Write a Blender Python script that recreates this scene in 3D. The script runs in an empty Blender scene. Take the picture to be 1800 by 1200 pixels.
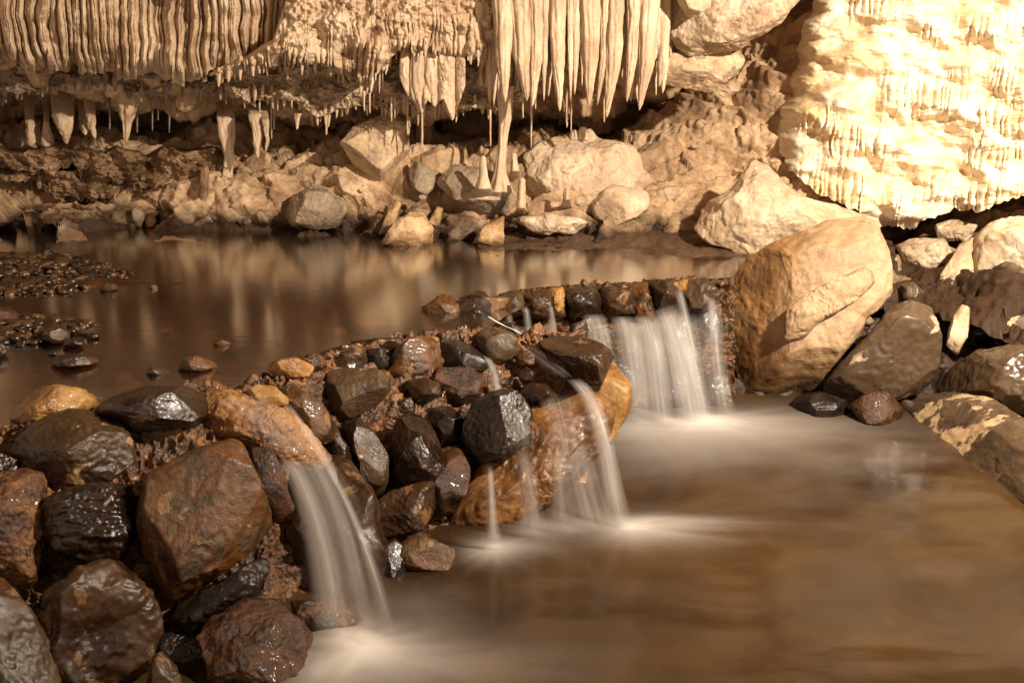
import bpy, math, random
import numpy as np
random.seed(7); np.random.seed(7)
SC = bpy.context.scene
COL = SC.collection
# ------------------------------------------------------------------ camera
PITCH = math.atan(500/1800.0)
SN, CS = math.sin(PITCH), math.cos(PITCH)
CAM = np.array([0.0, 0.0, 1.0])
cd = bpy.data.cameras.new("camera"); cam = bpy.data.objects.new("camera", cd); COL.objects.link(cam)
cd.sensor_width = 36; cd.lens = 36.0; cd.clip_start = 0.05; cd.clip_end = 200
cam.location = CAM; cam.rotation_euler = (math.pi/2-PITCH, 0, 0)
SC.camera = cam
# ------------------------------------------------------------------ world: the cave is dark, only a trace of ambient
W = bpy.data.worlds.new("World"); SC.world = W; W.use_nodes = True
bg = W.node_tree.nodes["Background"]; bg.inputs[0].default_value = (0.95, 0.66, 0.45, 1); bg.inputs[1].default_value = 0.24
# ------------------------------------------------------------------ the cave's floodlights
def lamp(name, kind, loc, target, energy, color, **kw):
    l = bpy.data.lights.new(name, kind); l.energy = energy; l.color = color
    for k, v in kw.items(): setattr(l, k, v)
    o = bpy.data.objects.new(name, l); COL.objects.link(o); o.location = loc
    d = np.array(target, float)-np.array(loc, float)
    from mathutils import Vector
    o.rotation_euler = Vector(d).to_track_quat('-Z', 'Y').to_euler()
    return o
lamp("flood_lamp", 'SPOT', (2.55, 1.9, 2.3), (-.2, 5.8, 1.0), 540, (1, .86, .69), spot_size=math.radians(150), spot_blend=1.0, shadow_soft_size=.06)
lamp("far_lamp", 'AREA', (-1.5, -0.5, 1.95), (0.1, 3.4, -0.1), 1.6, (1, .93, .88), shape='DISK', size=.35)
SC.view_settings.view_transform = 'Standard'; SC.view_settings.look = 'None'
SC.view_settings.exposure = 1.88; SC.view_settings.gamma = 1.0
SC.cycles.max_bounces = 8; SC.cycles.transparent_max_bounces = 24
SC.cycles.diffuse_bounces = 3; SC.cycles.glossy_bounces = 4
SC.cycles.use_denoising = True
SC.cycles.sample_clamp_indirect = 4.0
# ------------------------------------------------------------------ pixel <-> world helpers (photo is 1800 x 1200)
def ray(u, v):
    u = np.asarray(u, float); v = np.asarray(v, float)
    x = (u-900)/1800; y = (600-v)/1800
    return np.stack([x+0*y, CS+y*SN+0*x, -SN+y*CS+0*x], -1)
def P(u, v, Y):
    d = ray(u, v); return CAM+d*(np.asarray(Y, float)/d[..., 1])[..., None]
def PZ(u, v, z):
    d = ray(u, v); return CAM+d*((z-1.0)/d[..., 2])[..., None]
LOW = -0.5
# ------------------------------------------------------------------ noise
_perm = np.random.RandomState(3).permutation(256); _perm = np.concatenate([_perm, _perm, _perm])
_g = np.random.RandomState(5).normal(size=(256, 3)); _g /= np.linalg.norm(_g, axis=1)[:, None]
def perlin(p):
    p = np.asarray(p, float); sh = p.shape[:-1]; p = p.reshape(-1, 3)
    i = np.floor(p).astype(int); f = p-i; i &= 255; w = f*f*f*(f*(f*6-15)+10)
    out = 0
    for dx in (0, 1):
        for dy in (0, 1):
            for dz in (0, 1):
                h = _perm[_perm[_perm[i[:, 0]+dx]+i[:, 1]+dy]+i[:, 2]+dz]
                g = _g[h]; q = f-np.array([dx, dy, dz])
                ww = (w[:, 0] if dx else 1-w[:, 0])*(w[:, 1] if dy else 1-w[:, 1])*(w[:, 2] if dz else 1-w[:, 2])
                out = out+ww*(g*q).sum(1)
    return (out*1.5).reshape(sh)
def fbm(p, oct=4, lac=2.03, gain=.5, ridge=False):
    a = 1.0; s = 0; p = np.asarray(p, float)
    for k in range(oct):
        n = perlin(p+17.3*k)
        s = s+a*((1-2*np.abs(n))-.6 if ridge else n); p = p*lac; a *= gain
    return s
_h3 = np.random.RandomState(9).rand(256, 3)
def worley(p):
    """distance to nearest and second nearest cell point"""
    p = np.asarray(p, float); sh = p.shape[:-1]; p = p.reshape(-1, 3)
    i = np.floor(p).astype(int); f = p-i
    d1 = np.full(len(p), 9.0); d2 = np.full(len(p), 9.0)
    for dx in (-1, 0, 1):
        for dy in (-1, 0, 1):
            for dz in (-1, 0, 1):
                h = _perm[_perm[_perm[(i[:, 0]+dx) & 255]+((i[:, 1]+dy) & 255)]+((i[:, 2]+dz) & 255)]
                q = _h3[h]+np.array([dx, dy, dz])-f; d = np.sqrt((q*q).sum(1))
                m = d < d1; d2 = np.where(m, d1, np.minimum(d2, d)); d1 = np.where(m, d, d1)
    return d1.reshape(sh), d2.reshape(sh)
_t3 = np.random.RandomState(19).uniform(-1, 1, (256, 3)); _o1 = np.random.RandomState(20).uniform(-1, 1, 256)
def shards(p):
    """angular fractured relief: every cell is a tilted flat plate"""
    p = np.asarray(p, float); sh = p.shape[:-1]; p = p.reshape(-1, 3)
    i = np.floor(p).astype(int); f = p-i; d1 = np.full(len(p), 9.0); val = np.zeros(len(p))
    for dx in (-1, 0, 1):
        for dy in (-1, 0, 1):
            for dz in (-1, 0, 1):
                h = _perm[_perm[_perm[(i[:, 0]+dx) & 255]+((i[:, 1]+dy) & 255)]+((i[:, 2]+dz) & 255)]
                q = _h3[h]+np.array([dx, dy, dz])-f; d = np.sqrt((q*q).sum(1)); m = d < d1
                d1 = np.where(m, d, d1); val = np.where(m, (q*_t3[h]).sum(1)+.35*_o1[h], val)
    return val.reshape(sh)
# ------------------------------------------------------------------ mesh helpers
def link(name, me, mat, parent=None):
    o = bpy.data.objects.new(name, me); COL.objects.link(o)
    if mat is not None: me.materials.append(mat)
    if parent is not None: o.parent = parent
    return o
def make_mesh(name, V, F, smooth=True):
    V = np.ascontiguousarray(V, dtype=np.float32).reshape(-1, 3); F = np.ascontiguousarray(F, dtype=np.int32)
    k = F.shape[1]; me = bpy.data.meshes.new(name)
    me.vertices.add(len(V)); me.vertices.foreach_set("co", V.ravel())
    me.loops.add(F.size); me.loops.foreach_set("vertex_index", F.ravel())
    me.polygons.add(len(F)); me.polygons.foreach_set("loop_start", np.arange(0, F.size, k, dtype=np.int32))
    me.polygons.foreach_set("use_smooth", np.full(len(F), smooth))
    me.update(calc_edges=True); me.validate(); return me
def grid_faces(nr, nc, wrap=False):
    r = np.arange(nr-1)[:, None]; c = np.arange(nc if wrap else nc-1)[None, :]; c2 = (c+1) % nc
    return np.stack([r*nc+c, (r+1)*nc+c, (r+1)*nc+c2, r*nc+c2], -1).reshape(-1, 4)
def centre_origin(o):
    me = o.data; n = len(me.vertices); a = np.empty(n*3, dtype=np.float32); me.vertices.foreach_get("co", a); a = a.reshape(-1, 3)
    c = (a.min(0)+a.max(0))/2; a -= c; me.vertices.foreach_set("co", a.ravel()); me.update(); o.location = [float(q) for q in c]
def attr(me, name, vals):
    a = me.attributes.new(name, 'FLOAT', 'POINT'); a.data.foreach_set("value", np.ascontiguousarray(vals, dtype=np.float32).ravel())
def tag(o, label=None, cat=None, group=None, kind=None):
    if label: o["label"] = label
    if cat: o["category"] = cat
    if group: o["group"] = group
    if kind: o["kind"] = kind
    return o
# ------------------------------------------------------------------ materials
def nodes(name):
    m = bpy.data.materials.new(name); m.use_nodes = True; nt = m.node_tree
    b = nt.nodes["Principled BSDF"]; return m, nt, b
def N(nt, t, **kw):
    n = nt.nodes.new(t)
    for k, v in kw.items():
        if k in ('operation', 'blend_type', 'data_type', 'feature', 'noise_dimensions', 'interpolation_type', 'attribute_name', 'distance', 'vector_type', 'normalize'): setattr(n, k, v)
        else: n.inputs[k].default_value = v
    return n
def L(nt, a, b): nt.links.new(a, b)
def ramp(nt, fac, stops):
    r = nt.nodes.new("ShaderNodeValToRGB"); L(nt, fac, r.inputs[0]); e = r.color_ramp.elements
    while len(e) < len(stops): e.new(.5)
    for q, (p, c) in zip(e, stops):
        q.position = p; q.color = (c, c, c, 1) if not hasattr(c, '__len__') else (*c, 1)
    return r.outputs[0]
def mixc(nt, f, a, b, mode='MIX'):
    m = nt.nodes.new("ShaderNodeMix"); m.data_type = 'RGBA'; m.blend_type = mode
    for k, x in ((0, f), (6, a), (7, b)):
        if hasattr(x, 'is_output'): L(nt, x, m.inputs[k])
        elif k == 0: m.inputs[0].default_value = x
        else: m.inputs[k].default_value = (*x, 1) if len(x) == 3 else x
    return m.outputs[2]
def math_(nt, op, a, b=0.0, c=None):
    m = nt.nodes.new("ShaderNodeMath"); m.operation = op
    for k, x in enumerate((a, b) if c is None else (a, b, c)):
        if hasattr(x, 'is_output'): L(nt, x, m.inputs[k])
        else: m.inputs[k].default_value = x
    return m.outputs[0]
def rockmat(name, cols, scale=6, rough=(.25, .5), patch=None, grain=.5, gscale=60, bump=.35, bdist=.01, tide=None, spec=.5,
            stretch=None, cells=None, streak=None, coat=0.0, crack=0.0, lump=.35, stain=None, sharp=.0):
    """cols: three albedos; patch=(albedo, threshold, scale, roughness); tide=(z, width, albedo); cells=(scale, amount)"""
    m, nt, b = nodes(name)
    tc = nt.nodes.new("ShaderNodeTexCoord"); oi = nt.nodes.new("ShaderNodeObjectInfo")
    off = math_(nt, 'MULTIPLY', oi.outputs['Random'], 40.0)
    va = nt.nodes.new("ShaderNodeVectorMath"); va.operation = 'ADD'; L(nt, tc.outputs['Object'], va.inputs[0]); L(nt, off, va.inputs[1])
    co = va.outputs[0]
    if stretch:
        mp = nt.nodes.new("ShaderNodeMapping"); L(nt, co, mp.inputs[0]); mp.inputs['Scale'].default_value = stretch; cs = mp.outputs[0]
    else: cs = co
    n1 = N(nt, "ShaderNodeTexNoise", Scale=scale, Detail=7.0, Roughness=.62, Distortion=.6); L(nt, cs, n1.inputs[0])
    c = ramp(nt, n1.outputs[0], [(.36, cols[0]), (.5, cols[1]), (.62, cols[2])])
    n2 = N(nt, "ShaderNodeTexNoise", Scale=gscale, Detail=6.0, Roughness=.7); L(nt, co, n2.inputs[0])
    sp = ramp(nt, n2.outputs[0], [(.3, 1-grain), (.7, 1+grain*.6)])
    c = mixc(nt, 1.0, c, sp, 'MULTIPLY')
    rg = nt.nodes.new("ShaderNodeMapRange"); L(nt, n1.outputs[0], rg.inputs[0]); rg.inputs[1].default_value = .35; rg.inputs[2].default_value = .65
    rg.inputs[3].default_value = rough[0]; rg.inputs[4].default_value = rough[1]
    nw = N(nt, "ShaderNodeTexNoise", Scale=scale*1.7+3, Detail=6.0, Roughness=.65); L(nt, co, nw.inputs[0])
    ro = math_(nt, 'ADD', rg.outputs[0], math_(nt, 'MULTIPLY', ramp(nt, nw.outputs[0], [(.46, 0.0), (.64, 1.0)]), .2))
    h = math_(nt, 'ADD', math_(nt, 'MULTIPLY', n2.outputs[0], .5), math_(nt, 'MULTIPLY', n1.outputs[0], lump))
    n9 = N(nt, 'ShaderNodeTexNoise', Scale=gscale*3.5, Detail=4.0, Roughness=.7); L(nt, co, n9.inputs[0]); h = math_(nt, 'ADD', h, math_(nt, 'MULTIPLY', n9.outputs[0], .16))
    if streak:
        mp2 = nt.nodes.new("ShaderNodeMapping"); L(nt, tc.outputs['Object'], mp2.inputs[0]); mp2.inputs['Scale'].default_value = (1, 1, streak[1])
        n4 = N(nt, "ShaderNodeTexNoise", Scale=streak[0], Detail=4.0, Roughness=.55); L(nt, mp2.outputs[0], n4.inputs[0])
        c = mixc(nt, ramp(nt, n4.outputs[0], [(.45, 0.0), (.62, streak[3])]), c, streak[2]); h = math_(nt, 'ADD', h, math_(nt, 'MULTIPLY', n4.outputs[0], .6))
    if patch:
        n3 = N(nt, "ShaderNodeTexNoise", Scale=patch[2], Detail=8.0, Roughness=.6, Distortion=.3); L(nt, co, n3.inputs[0])
        pf = ramp(nt, n3.outputs[0], [(patch[1]-.012, 0.0), (patch[1]+.012, 1.0)])
        pc = mixc(nt, 1.0, patch[0], sp, 'MULTIPLY')
        c = mixc(nt, pf, c, pc)
        ro = math_(nt, 'ADD', math_(nt, 'MULTIPLY', ro, math_(nt, 'SUBTRACT', 1.0, pf)), math_(nt, 'MULTIPLY', pf, patch[3]))
        h = math_(nt, 'ADD', h, math_(nt, 'MULTIPLY', pf, .25))
    if stain:
        sa = N(nt, "ShaderNodeAttribute", attribute_name='stain'); sf = math_(nt, 'MULTIPLY', sa.outputs['Fac'], ramp(nt, n1.outputs[0], [(.25, .6), (.6, 1.0)]))
        c = mixc(nt, sf, c, mixc(nt, 1.0, mixc(nt, ramp(nt, n1.outputs[0], [(.42, 0.0), (.56, 1.0)]), stain[0], stain[1]), sp, 'MULTIPLY'))
        ro = math_(nt, 'SUBTRACT', ro, math_(nt, 'MULTIPLY', sa.outputs['Fac'], .2))
    if cells:
        vo = N(nt, "ShaderNodeTexVoronoi", Scale=cells[0], Randomness=1.0); L(nt, co, vo.inputs[0])
        h = math_(nt, 'SUBTRACT', h, math_(nt, 'MULTIPLY', vo.outputs['Distance'], cells[1]))
        vr = ramp(nt, vo.outputs['Color'], [(0, .72), (1, 1.25)]); c = mixc(nt, 1.0, c, vr, 'MULTIPLY')
    if crack:
        vk = N(nt, "ShaderNodeTexVoronoi", feature='DISTANCE_TO_EDGE', Scale=scale*.8); L(nt, mixc(nt, .12, co, n1.outputs[1]), vk.inputs[0])
        ck = ramp(nt, vk.outputs[0], [(0.0, 0.0), (.035, 1.0)]); h = math_(nt, 'ADD', h, math_(nt, 'MULTIPLY', ck, .5*crack))
        c = mixc(nt, 1.0, c, mixc(nt, crack, (1, 1, 1), ramp(nt, vk.outputs[0], [(0.0, .45), (.03, 1.0)])), 'MULTIPLY')
    if tide:
        ge = nt.nodes.new("ShaderNodeNewGeometry"); sx = nt.nodes.new("ShaderNodeSeparateXYZ"); L(nt, ge.outputs['Position'], sx.inputs[0])
        tn = N(nt, "ShaderNodeTexNoise", Scale=7.0, Detail=5.0); L(nt, ge.outputs['Position'], tn.inputs[0])
        z = math_(nt, 'SUBTRACT', sx.outputs[2], math_(nt, 'MULTIPLY', math_(nt, 'SUBTRACT', tn.outputs[0], .5), tide[1]*2.5))
        mr = nt.nodes.new("ShaderNodeMapRange"); L(nt, z, mr.inputs[0]); mr.inputs[1].default_value = tide[0]-tide[1]*.5; mr.inputs[2].default_value = tide[0]+tide[1]*.5
        mr.inputs[3].default_value = 1; mr.inputs[4].default_value = 0
        c = mixc(nt, mr.outputs[0], c, mixc(nt, 1.0, tide[2], sp, 'MULTIPLY'))
        ro = math_(nt, 'SUBTRACT', ro, math_(nt, 'MULTIPLY', mr.outputs[0], max(0, rough[0]-.3)))
    L(nt, c, b.inputs['Base Color']); L(nt, ro, b.inputs['Roughness']); b.inputs['Specular IOR Level'].default_value = spec
    b.inputs['Coat Weight'].default_value = coat; b.inputs['Coat Roughness'].default_value = .12
    bp = nt.nodes.new("ShaderNodeBump"); bp.inputs['Strength'].default_value = bump; bp.inputs['Distance'].default_value = bdist
    L(nt, h, bp.inputs['Height']); L(nt, bp.outputs[0], b.inputs['Normal'])
    return m
TAN = [(.37, .25, .155), (.52, .38, .25), (.62, .49, .34)]
M = {}
M['cave'] = rockmat('cave_rock', [(0.2700, 0.1620, 0.0878), (0.4860, 0.3172, 0.1823), (0.6750, 0.4725, 0.2903)], 2.2, (.55, .8), grain=.35, gscale=45, bump=.8, bdist=.025, tide=(.10, .12, (.045, .022, .010)), spec=.3, lump=.8)
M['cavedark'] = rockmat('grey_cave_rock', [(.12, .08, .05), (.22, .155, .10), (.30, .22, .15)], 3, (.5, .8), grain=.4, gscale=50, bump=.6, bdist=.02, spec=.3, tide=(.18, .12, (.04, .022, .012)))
M['flow'] = rockmat('flowstone', TAN, 3.2, (.4, .7), grain=.22, gscale=70, bump=.45, bdist=.012, spec=.35, streak=(26, .12, (.36, .23, .135), .4), lump=.6)
M['flowwhite'] = rockmat('white_flowstone', [(0.6510, 0.4550, 0.2464), (0.7812, 0.6370, 0.4312), (0.8184, 0.7280, 0.5632)], 4.0, (.4, .6), grain=.18, gscale=50, bump=.55, bdist=.012, spec=.4, stretch=(1, 1, 1.8), lump=.6)
M['crustpale'] = rockmat('pale_crusty_limestone', TAN, 7, (.5, .8), grain=.35, gscale=90, bump=.8, bdist=.02, cells=(34, .8), spec=.3)
M['palerock'] = rockmat('pale_limestone', [(.34, .235, .145), (.50, .355, .215), (.60, .45, .29)], 5, (.45, .7), grain=.25, gscale=70, bump=.5, bdist=.012, spec=.3, patch=((.27, .19, .13), .60, 7, .6), crack=.5, tide=(-.16, .06, (.08, .045, .025)))
M['paleshore'] = rockmat('amber_limestone', [(.30, .17, .07), (.46, .29, .14), (.58, .42, .25)], 6, (.4, .7), grain=.3, gscale=70, bump=.7, bdist=.012, spec=.4, tide=(.04, .07, (.14, .07, .03)))
M['greyrock'] = rockmat('grey_limestone', [(.17, .125, .085), (.30, .22, .15), (.38, .29, .2)], 5, (.5, .75), grain=.3, gscale=60, bump=.5, bdist=.012, spec=.3, tide=(.06, .1, (.05, .028, .015)), patch=((.45, .32, .2), .55, 5, .6))
M['bigboulder'] = rockmat('split_limestone', [(0.2856, 0.1830, 0.1008), (0.3780, 0.2578, 0.1492), (0.4452, 0.3160, 0.2016)], 4, (.35, .6), grain=.25, gscale=70, bump=.6, bdist=.015, spec=.4, crack=.35, streak=(9, .3, (.40, .25, .13), .5), stain=((.13, .052, .015), (.30, .15, .045)), tide=(-.40, .12, (.05, .028, .014)))
M['white'] = rockmat('white_limestone', [(.48, .34, .2), (.66, .52, .36), (.75, .63, .46)], 5, (.4, .6), grain=.2, gscale=80, bump=.5, bdist=.012, spec=.4, crack=.5, tide=(-.14, .07, (.10, .07, .05)))
M['mudrock'] = rockmat('silt_coated_rock', [(0.0520, 0.0307, 0.0155), (0.0704, 0.0418, 0.0215), (0.0918, 0.0558, 0.0290)], 3, (.16, .32), grain=.15, gscale=50, bump=.18, bdist=.006, patch=((.36, .26, .16), .60, 4.5, .6), spec=.6, coat=.25)
M['mudslab'] = rockmat('brown_silt_slab', [(0.0525, 0.0306, 0.0162), (0.0900, 0.0530, 0.0276), (0.1275, 0.0782, 0.0420)], 5, (.35, .6), grain=.4, gscale=40, bump=.7, bdist=.014, patch=((.50, .34, .19), .585, 3.2, .55), spec=.5, stretch=(1, 1, 2))
wet = dict(spec=.5, coat=.12)
M['dark'] = rockmat('wet_dark_stone', [(0.0086, 0.0034, 0.0013), (0.0194, 0.0077, 0.0028), (0.0334, 0.0137, 0.0047)], 7, (.17, .38), grain=.45, gscale=60, bump=.4, bdist=.010, **wet)
M['black'] = rockmat('wet_black_stone', [(0.0056, 0.0037, 0.0028), (0.0119, 0.0074, 0.0050), (0.0224, 0.0130, 0.0077)], 8, (.14, .32), grain=.35, gscale=60, bump=.5, bdist=.012, **wet)
M['brown'] = rockmat('wet_brown_stone', [(0.0150, 0.0058, 0.0019), (0.0312, 0.0131, 0.0041), (0.0495, 0.0226, 0.0072)], 6, (.2, .42), grain=.35, gscale=70, bump=.35, bdist=.01, spec=.5, patch=((.14, .068, .024), .60, 9, .4))
M['olive'] = rockmat('wet_olive_stone', [(0.0217, 0.0102, 0.0031), (0.0428, 0.0208, 0.0067), (0.0656, 0.0343, 0.0120)], 6, (.38, .6), grain=.3, gscale=60, bump=.22, bdist=.008, spec=.5, patch=((.20, .12, .05), .66, 8, .4))
M['rust'] = rockmat('rust_stained_stone', [(0.0290, 0.0119, 0.0028), (0.0994, 0.0356, 0.0055), (0.0497, 0.0268, 0.0078)], 7, (.25, .5), grain=.45, gscale=55, bump=.7, bdist=.014, spec=.5, coat=.1, patch=((.19, .10, .038), .60, 11, .45))
M['red'] = rockmat('red_rust_stone', [(0.0190, 0.0068, 0.0025), (0.0507, 0.0174, 0.0045), (0.0887, 0.0314, 0.0070)], 8, (.15, .4), grain=.5, gscale=60, bump=.9, bdist=.016, **wet)
M['mottle'] = rockmat('mottled_wet_stone', [(0.0165, 0.0080, 0.0029), (0.0348, 0.0171, 0.0063), (0.0539, 0.0277, 0.0100)], 6, (.18, .4), grain=.4, gscale=60, bump=.45, bdist=.012, spec=.5, coat=.05, patch=((.30, .19, .085), .635, 12, .4))
M['amber'] = rockmat('amber_coated_boulder', [(0.0484, 0.0192, 0.0064), (0.1232, 0.0503, 0.0128), (0.2112, 0.0925, 0.0244)], 5, (.25, .45), grain=.35, gscale=60, bump=.5, bdist=.012, spec=.5, coat=.15)
M['gold'] = rockmat('golden_calcite', [(0.0704, 0.0252, 0.0058), (0.1760, 0.0740, 0.0174), (0.2992, 0.1406, 0.0377)], 8, (.25, .5), grain=.5, gscale=70, bump=.8, bdist=.014, spec=.6, coat=.1, lump=.6)
M['yellow'] = rockmat('ochre_stone', [(0.1320, 0.0577, 0.0128), (0.2464, 0.1184, 0.0290), (0.3344, 0.1850, 0.0580)], 9, (.25, .5), grain=.35, gscale=60, bump=.6, bdist=.012, spec=.5, coat=.1)
M['crust'] = rockmat('golden_grit_mortar', [(0.0362, 0.0109, 0.0013), (0.1084, 0.0363, 0.0046), (0.2311, 0.0907, 0.0130)], 12, (.16, .45), grain=.6, gscale=90, bump=1.0, bdist=.012, cells=(70, .35), spec=.8, coat=.1, lump=.6)
M['gravel'] = rockmat('wet_gravel', [(0.0280, 0.0126, 0.0054), (0.0680, 0.0294, 0.0114), (0.1280, 0.0630, 0.0252)], 14, (.2, .5), grain=.4, gscale=90, bump=.5, bdist=.008, spec=.5)
M['bed'] = rockmat('silty_stream_bed', [(0.0432, 0.0140, 0.0038), (0.0864, 0.0306, 0.0086), (0.1344, 0.0519, 0.0163)], 4, (.6, .8), grain=.4, gscale=30, bump=.4, bdist=.01, cells=(16, .5), spec=.2)
M['mud'] = rockmat('brown_mud', [(.06, .033, .018), (.09, .052, .029), (.125, .075, .042)], 4, (.4, .6), grain=.25, gscale=60, bump=.5, bdist=.012, spec=.4)
M['twig'] = rockmat('bare_white_wood', [(.45, .4, .3), (.6, .55, .42), (.65, .6, .5)], 30, (.4, .6), grain=.2, bump=.3, bdist=.003)
def watermat(name, murk, murkcol, tint, rough, foam=False, wave=None):
    m, nt, b = nodes(name); nt.nodes.remove(b); out = nt.nodes["Material Output"]
    tc = nt.nodes.new("ShaderNodeTexCoord")
    mp = nt.nodes.new("ShaderNodeMapping"); L(nt, tc.outputs['Object'], mp.inputs[0]); mp.inputs['Scale'].default_value = wave[2] if wave else (1, 1, 1)
    nn = N(nt, "ShaderNodeTexNoise", Scale=wave[0], Detail=3.0, Roughness=.5); L(nt, mp.outputs[0], nn.inputs[0])
    bp = nt.nodes.new("ShaderNodeBump"); bp.inputs['Strength'].default_value = wave[1]; bp.inputs['Distance'].default_value = .02; L(nt, nn.outputs[0], bp.inputs['Height'])
    gl = N(nt, "ShaderNodeBsdfGlossy", Roughness=rough); L(nt, bp.outputs[0], gl.inputs['Normal']); gl.inputs[0].default_value = (1, 1, 1, 1)
    tr = N(nt, "ShaderNodeBsdfTransparent"); tr.inputs[0].default_value = (*tint, 1)
    df = nt.nodes.new("ShaderNodeBsdfDiffuse")
    nc = N(nt, "ShaderNodeTexNoise", Scale=2.2, Detail=3.0, Roughness=.5); L(nt, tc.outputs['Object'], nc.inputs[0])
    c = ramp(nt, nc.outputs[0], [(.36, murkcol[0]), (.5, murkcol[1]), (.62, murkcol[2])])
    mk = murk
    if foam:
        at = N(nt, "ShaderNodeAttribute", attribute_name='foam')
        c = mixc(nt, at.outputs['Fac'], c, (.68, .63, .58)); mk = math_(nt, 'MAXIMUM', at.outputs['Fac'], murk)
    L(nt, c, df.inputs[0])
    m1 = nt.nodes.new("ShaderNodeMixShader"); L(nt, tr.outputs[0], m1.inputs[1]); L(nt, df.outputs[0], m1.inputs[2])
    if hasattr(mk, 'is_output'): L(nt, mk, m1.inputs[0])
    else: m1.inputs[0].default_value = mk
    fr = N(nt, "ShaderNodeFresnel", IOR=1.33); L(nt, bp.outputs[0], fr.inputs['Normal'])
    ff = fr.outputs[0]
    if not foam: ff = math_(nt, 'MULTIPLY', ff, .62)
    if foam: ff = math_(nt, 'MULTIPLY', ff, math_(nt, 'MULTIPLY', .06, math_(nt, 'SUBTRACT', 1.0, at.outputs['Fac'])))
    m2 = nt.nodes.new("ShaderNodeMixShader"); L(nt, ff, m2.inputs[0]); L(nt, m1.outputs[0], m2.inputs[1]); L(nt, gl.outputs[0], m2.inputs[2])
    L(nt, m2.outputs[0], out.inputs[0]); return m
M['upwater'] = watermat('still_brown_water', .12, [(.014, .007, .003), (.025, .012, .005), (.035, .019, .009)], (.62, .40, .23), .15, wave=(9, .03, (1, 3, 1)))
M['lowwater'] = watermat('churned_brown_water', .62, [(.036, .018, .007), (.056, .029, .012), (.085, .044, .015)], (.46, .28, .14), .15, foam=True, wave=(5, .10, (1, 2, 1)))
def fallmat(name, col, freq, lo, hi):
    m, nt, b = nodes(name); nt.nodes.remove(b); out = nt.nodes["Material Output"]
    a = N(nt, "ShaderNodeAttribute", attribute_name='dens'); ua = N(nt, "ShaderNodeAttribute", attribute_name='across'); vaA = N(nt, "ShaderNodeAttribute", attribute_name='along')
    oi = nt.nodes.new("ShaderNodeObjectInfo")
    cx = nt.nodes.new("ShaderNodeCombineXYZ"); L(nt, math_(nt, 'MULTIPLY', ua.outputs['Fac'], freq), cx.inputs[0]); L(nt, math_(nt, 'MULTIPLY', vaA.outputs['Fac'], 1.6), cx.inputs[1]); L(nt, math_(nt, 'MULTIPLY', oi.outputs['Random'], 50.0), cx.inputs[2])
    n = N(nt, "ShaderNodeTexNoise", Scale=1.0, Detail=3.0, Roughness=.6); L(nt, cx.outputs[0], n.inputs[0])
    s = ramp(nt, n.outputs[0], [(.28, lo), (.72, hi)])
    f = math_(nt, 'MULTIPLY', s, a.outputs['Fac']); f = math_(nt, 'MINIMUM', f, .97)
    df = N(nt, "ShaderNodeBsdfDiffuse"); df.inputs[0].default_value = (*col, 1)
    tl = N(nt, "ShaderNodeBsdfTranslucent"); tl.inputs[0].default_value = (*col, 1)
    gl = N(nt, "ShaderNodeBsdfGlossy", Roughness=.35); gl.inputs[0].default_value = (1, 1, 1, 1)
    m1 = nt.nodes.new("ShaderNodeMixShader"); m1.inputs[0].default_value = .45; L(nt, df.outputs[0], m1.inputs[1]); L(nt, tl.outputs[0], m1.inputs[2])
    m3 = nt.nodes.new("ShaderNodeMixShader"); m3.inputs[0].default_value = .015; L(nt, m1.outputs[0], m3.inputs[1]); L(nt, gl.outputs[0], m3.inputs[2])
    tr = nt.nodes.new("ShaderNodeBsdfTransparent")
    m2 = nt.nodes.new("ShaderNodeMixShader"); L(nt, f, m2.inputs[0]); L(nt, tr.outputs[0], m2.inputs[1]); L(nt, m3.outputs[0], m2.inputs[2])
    L(nt, m2.outputs[0], out.inputs[0]); return m
M['fall'] = fallmat('white_falling_water', (.60, .56, .53), 7.0, .38, .85)
M['film'] = fallmat('thin_running_water', (.60, .52, .45), 8.0, .05, .5)

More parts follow.
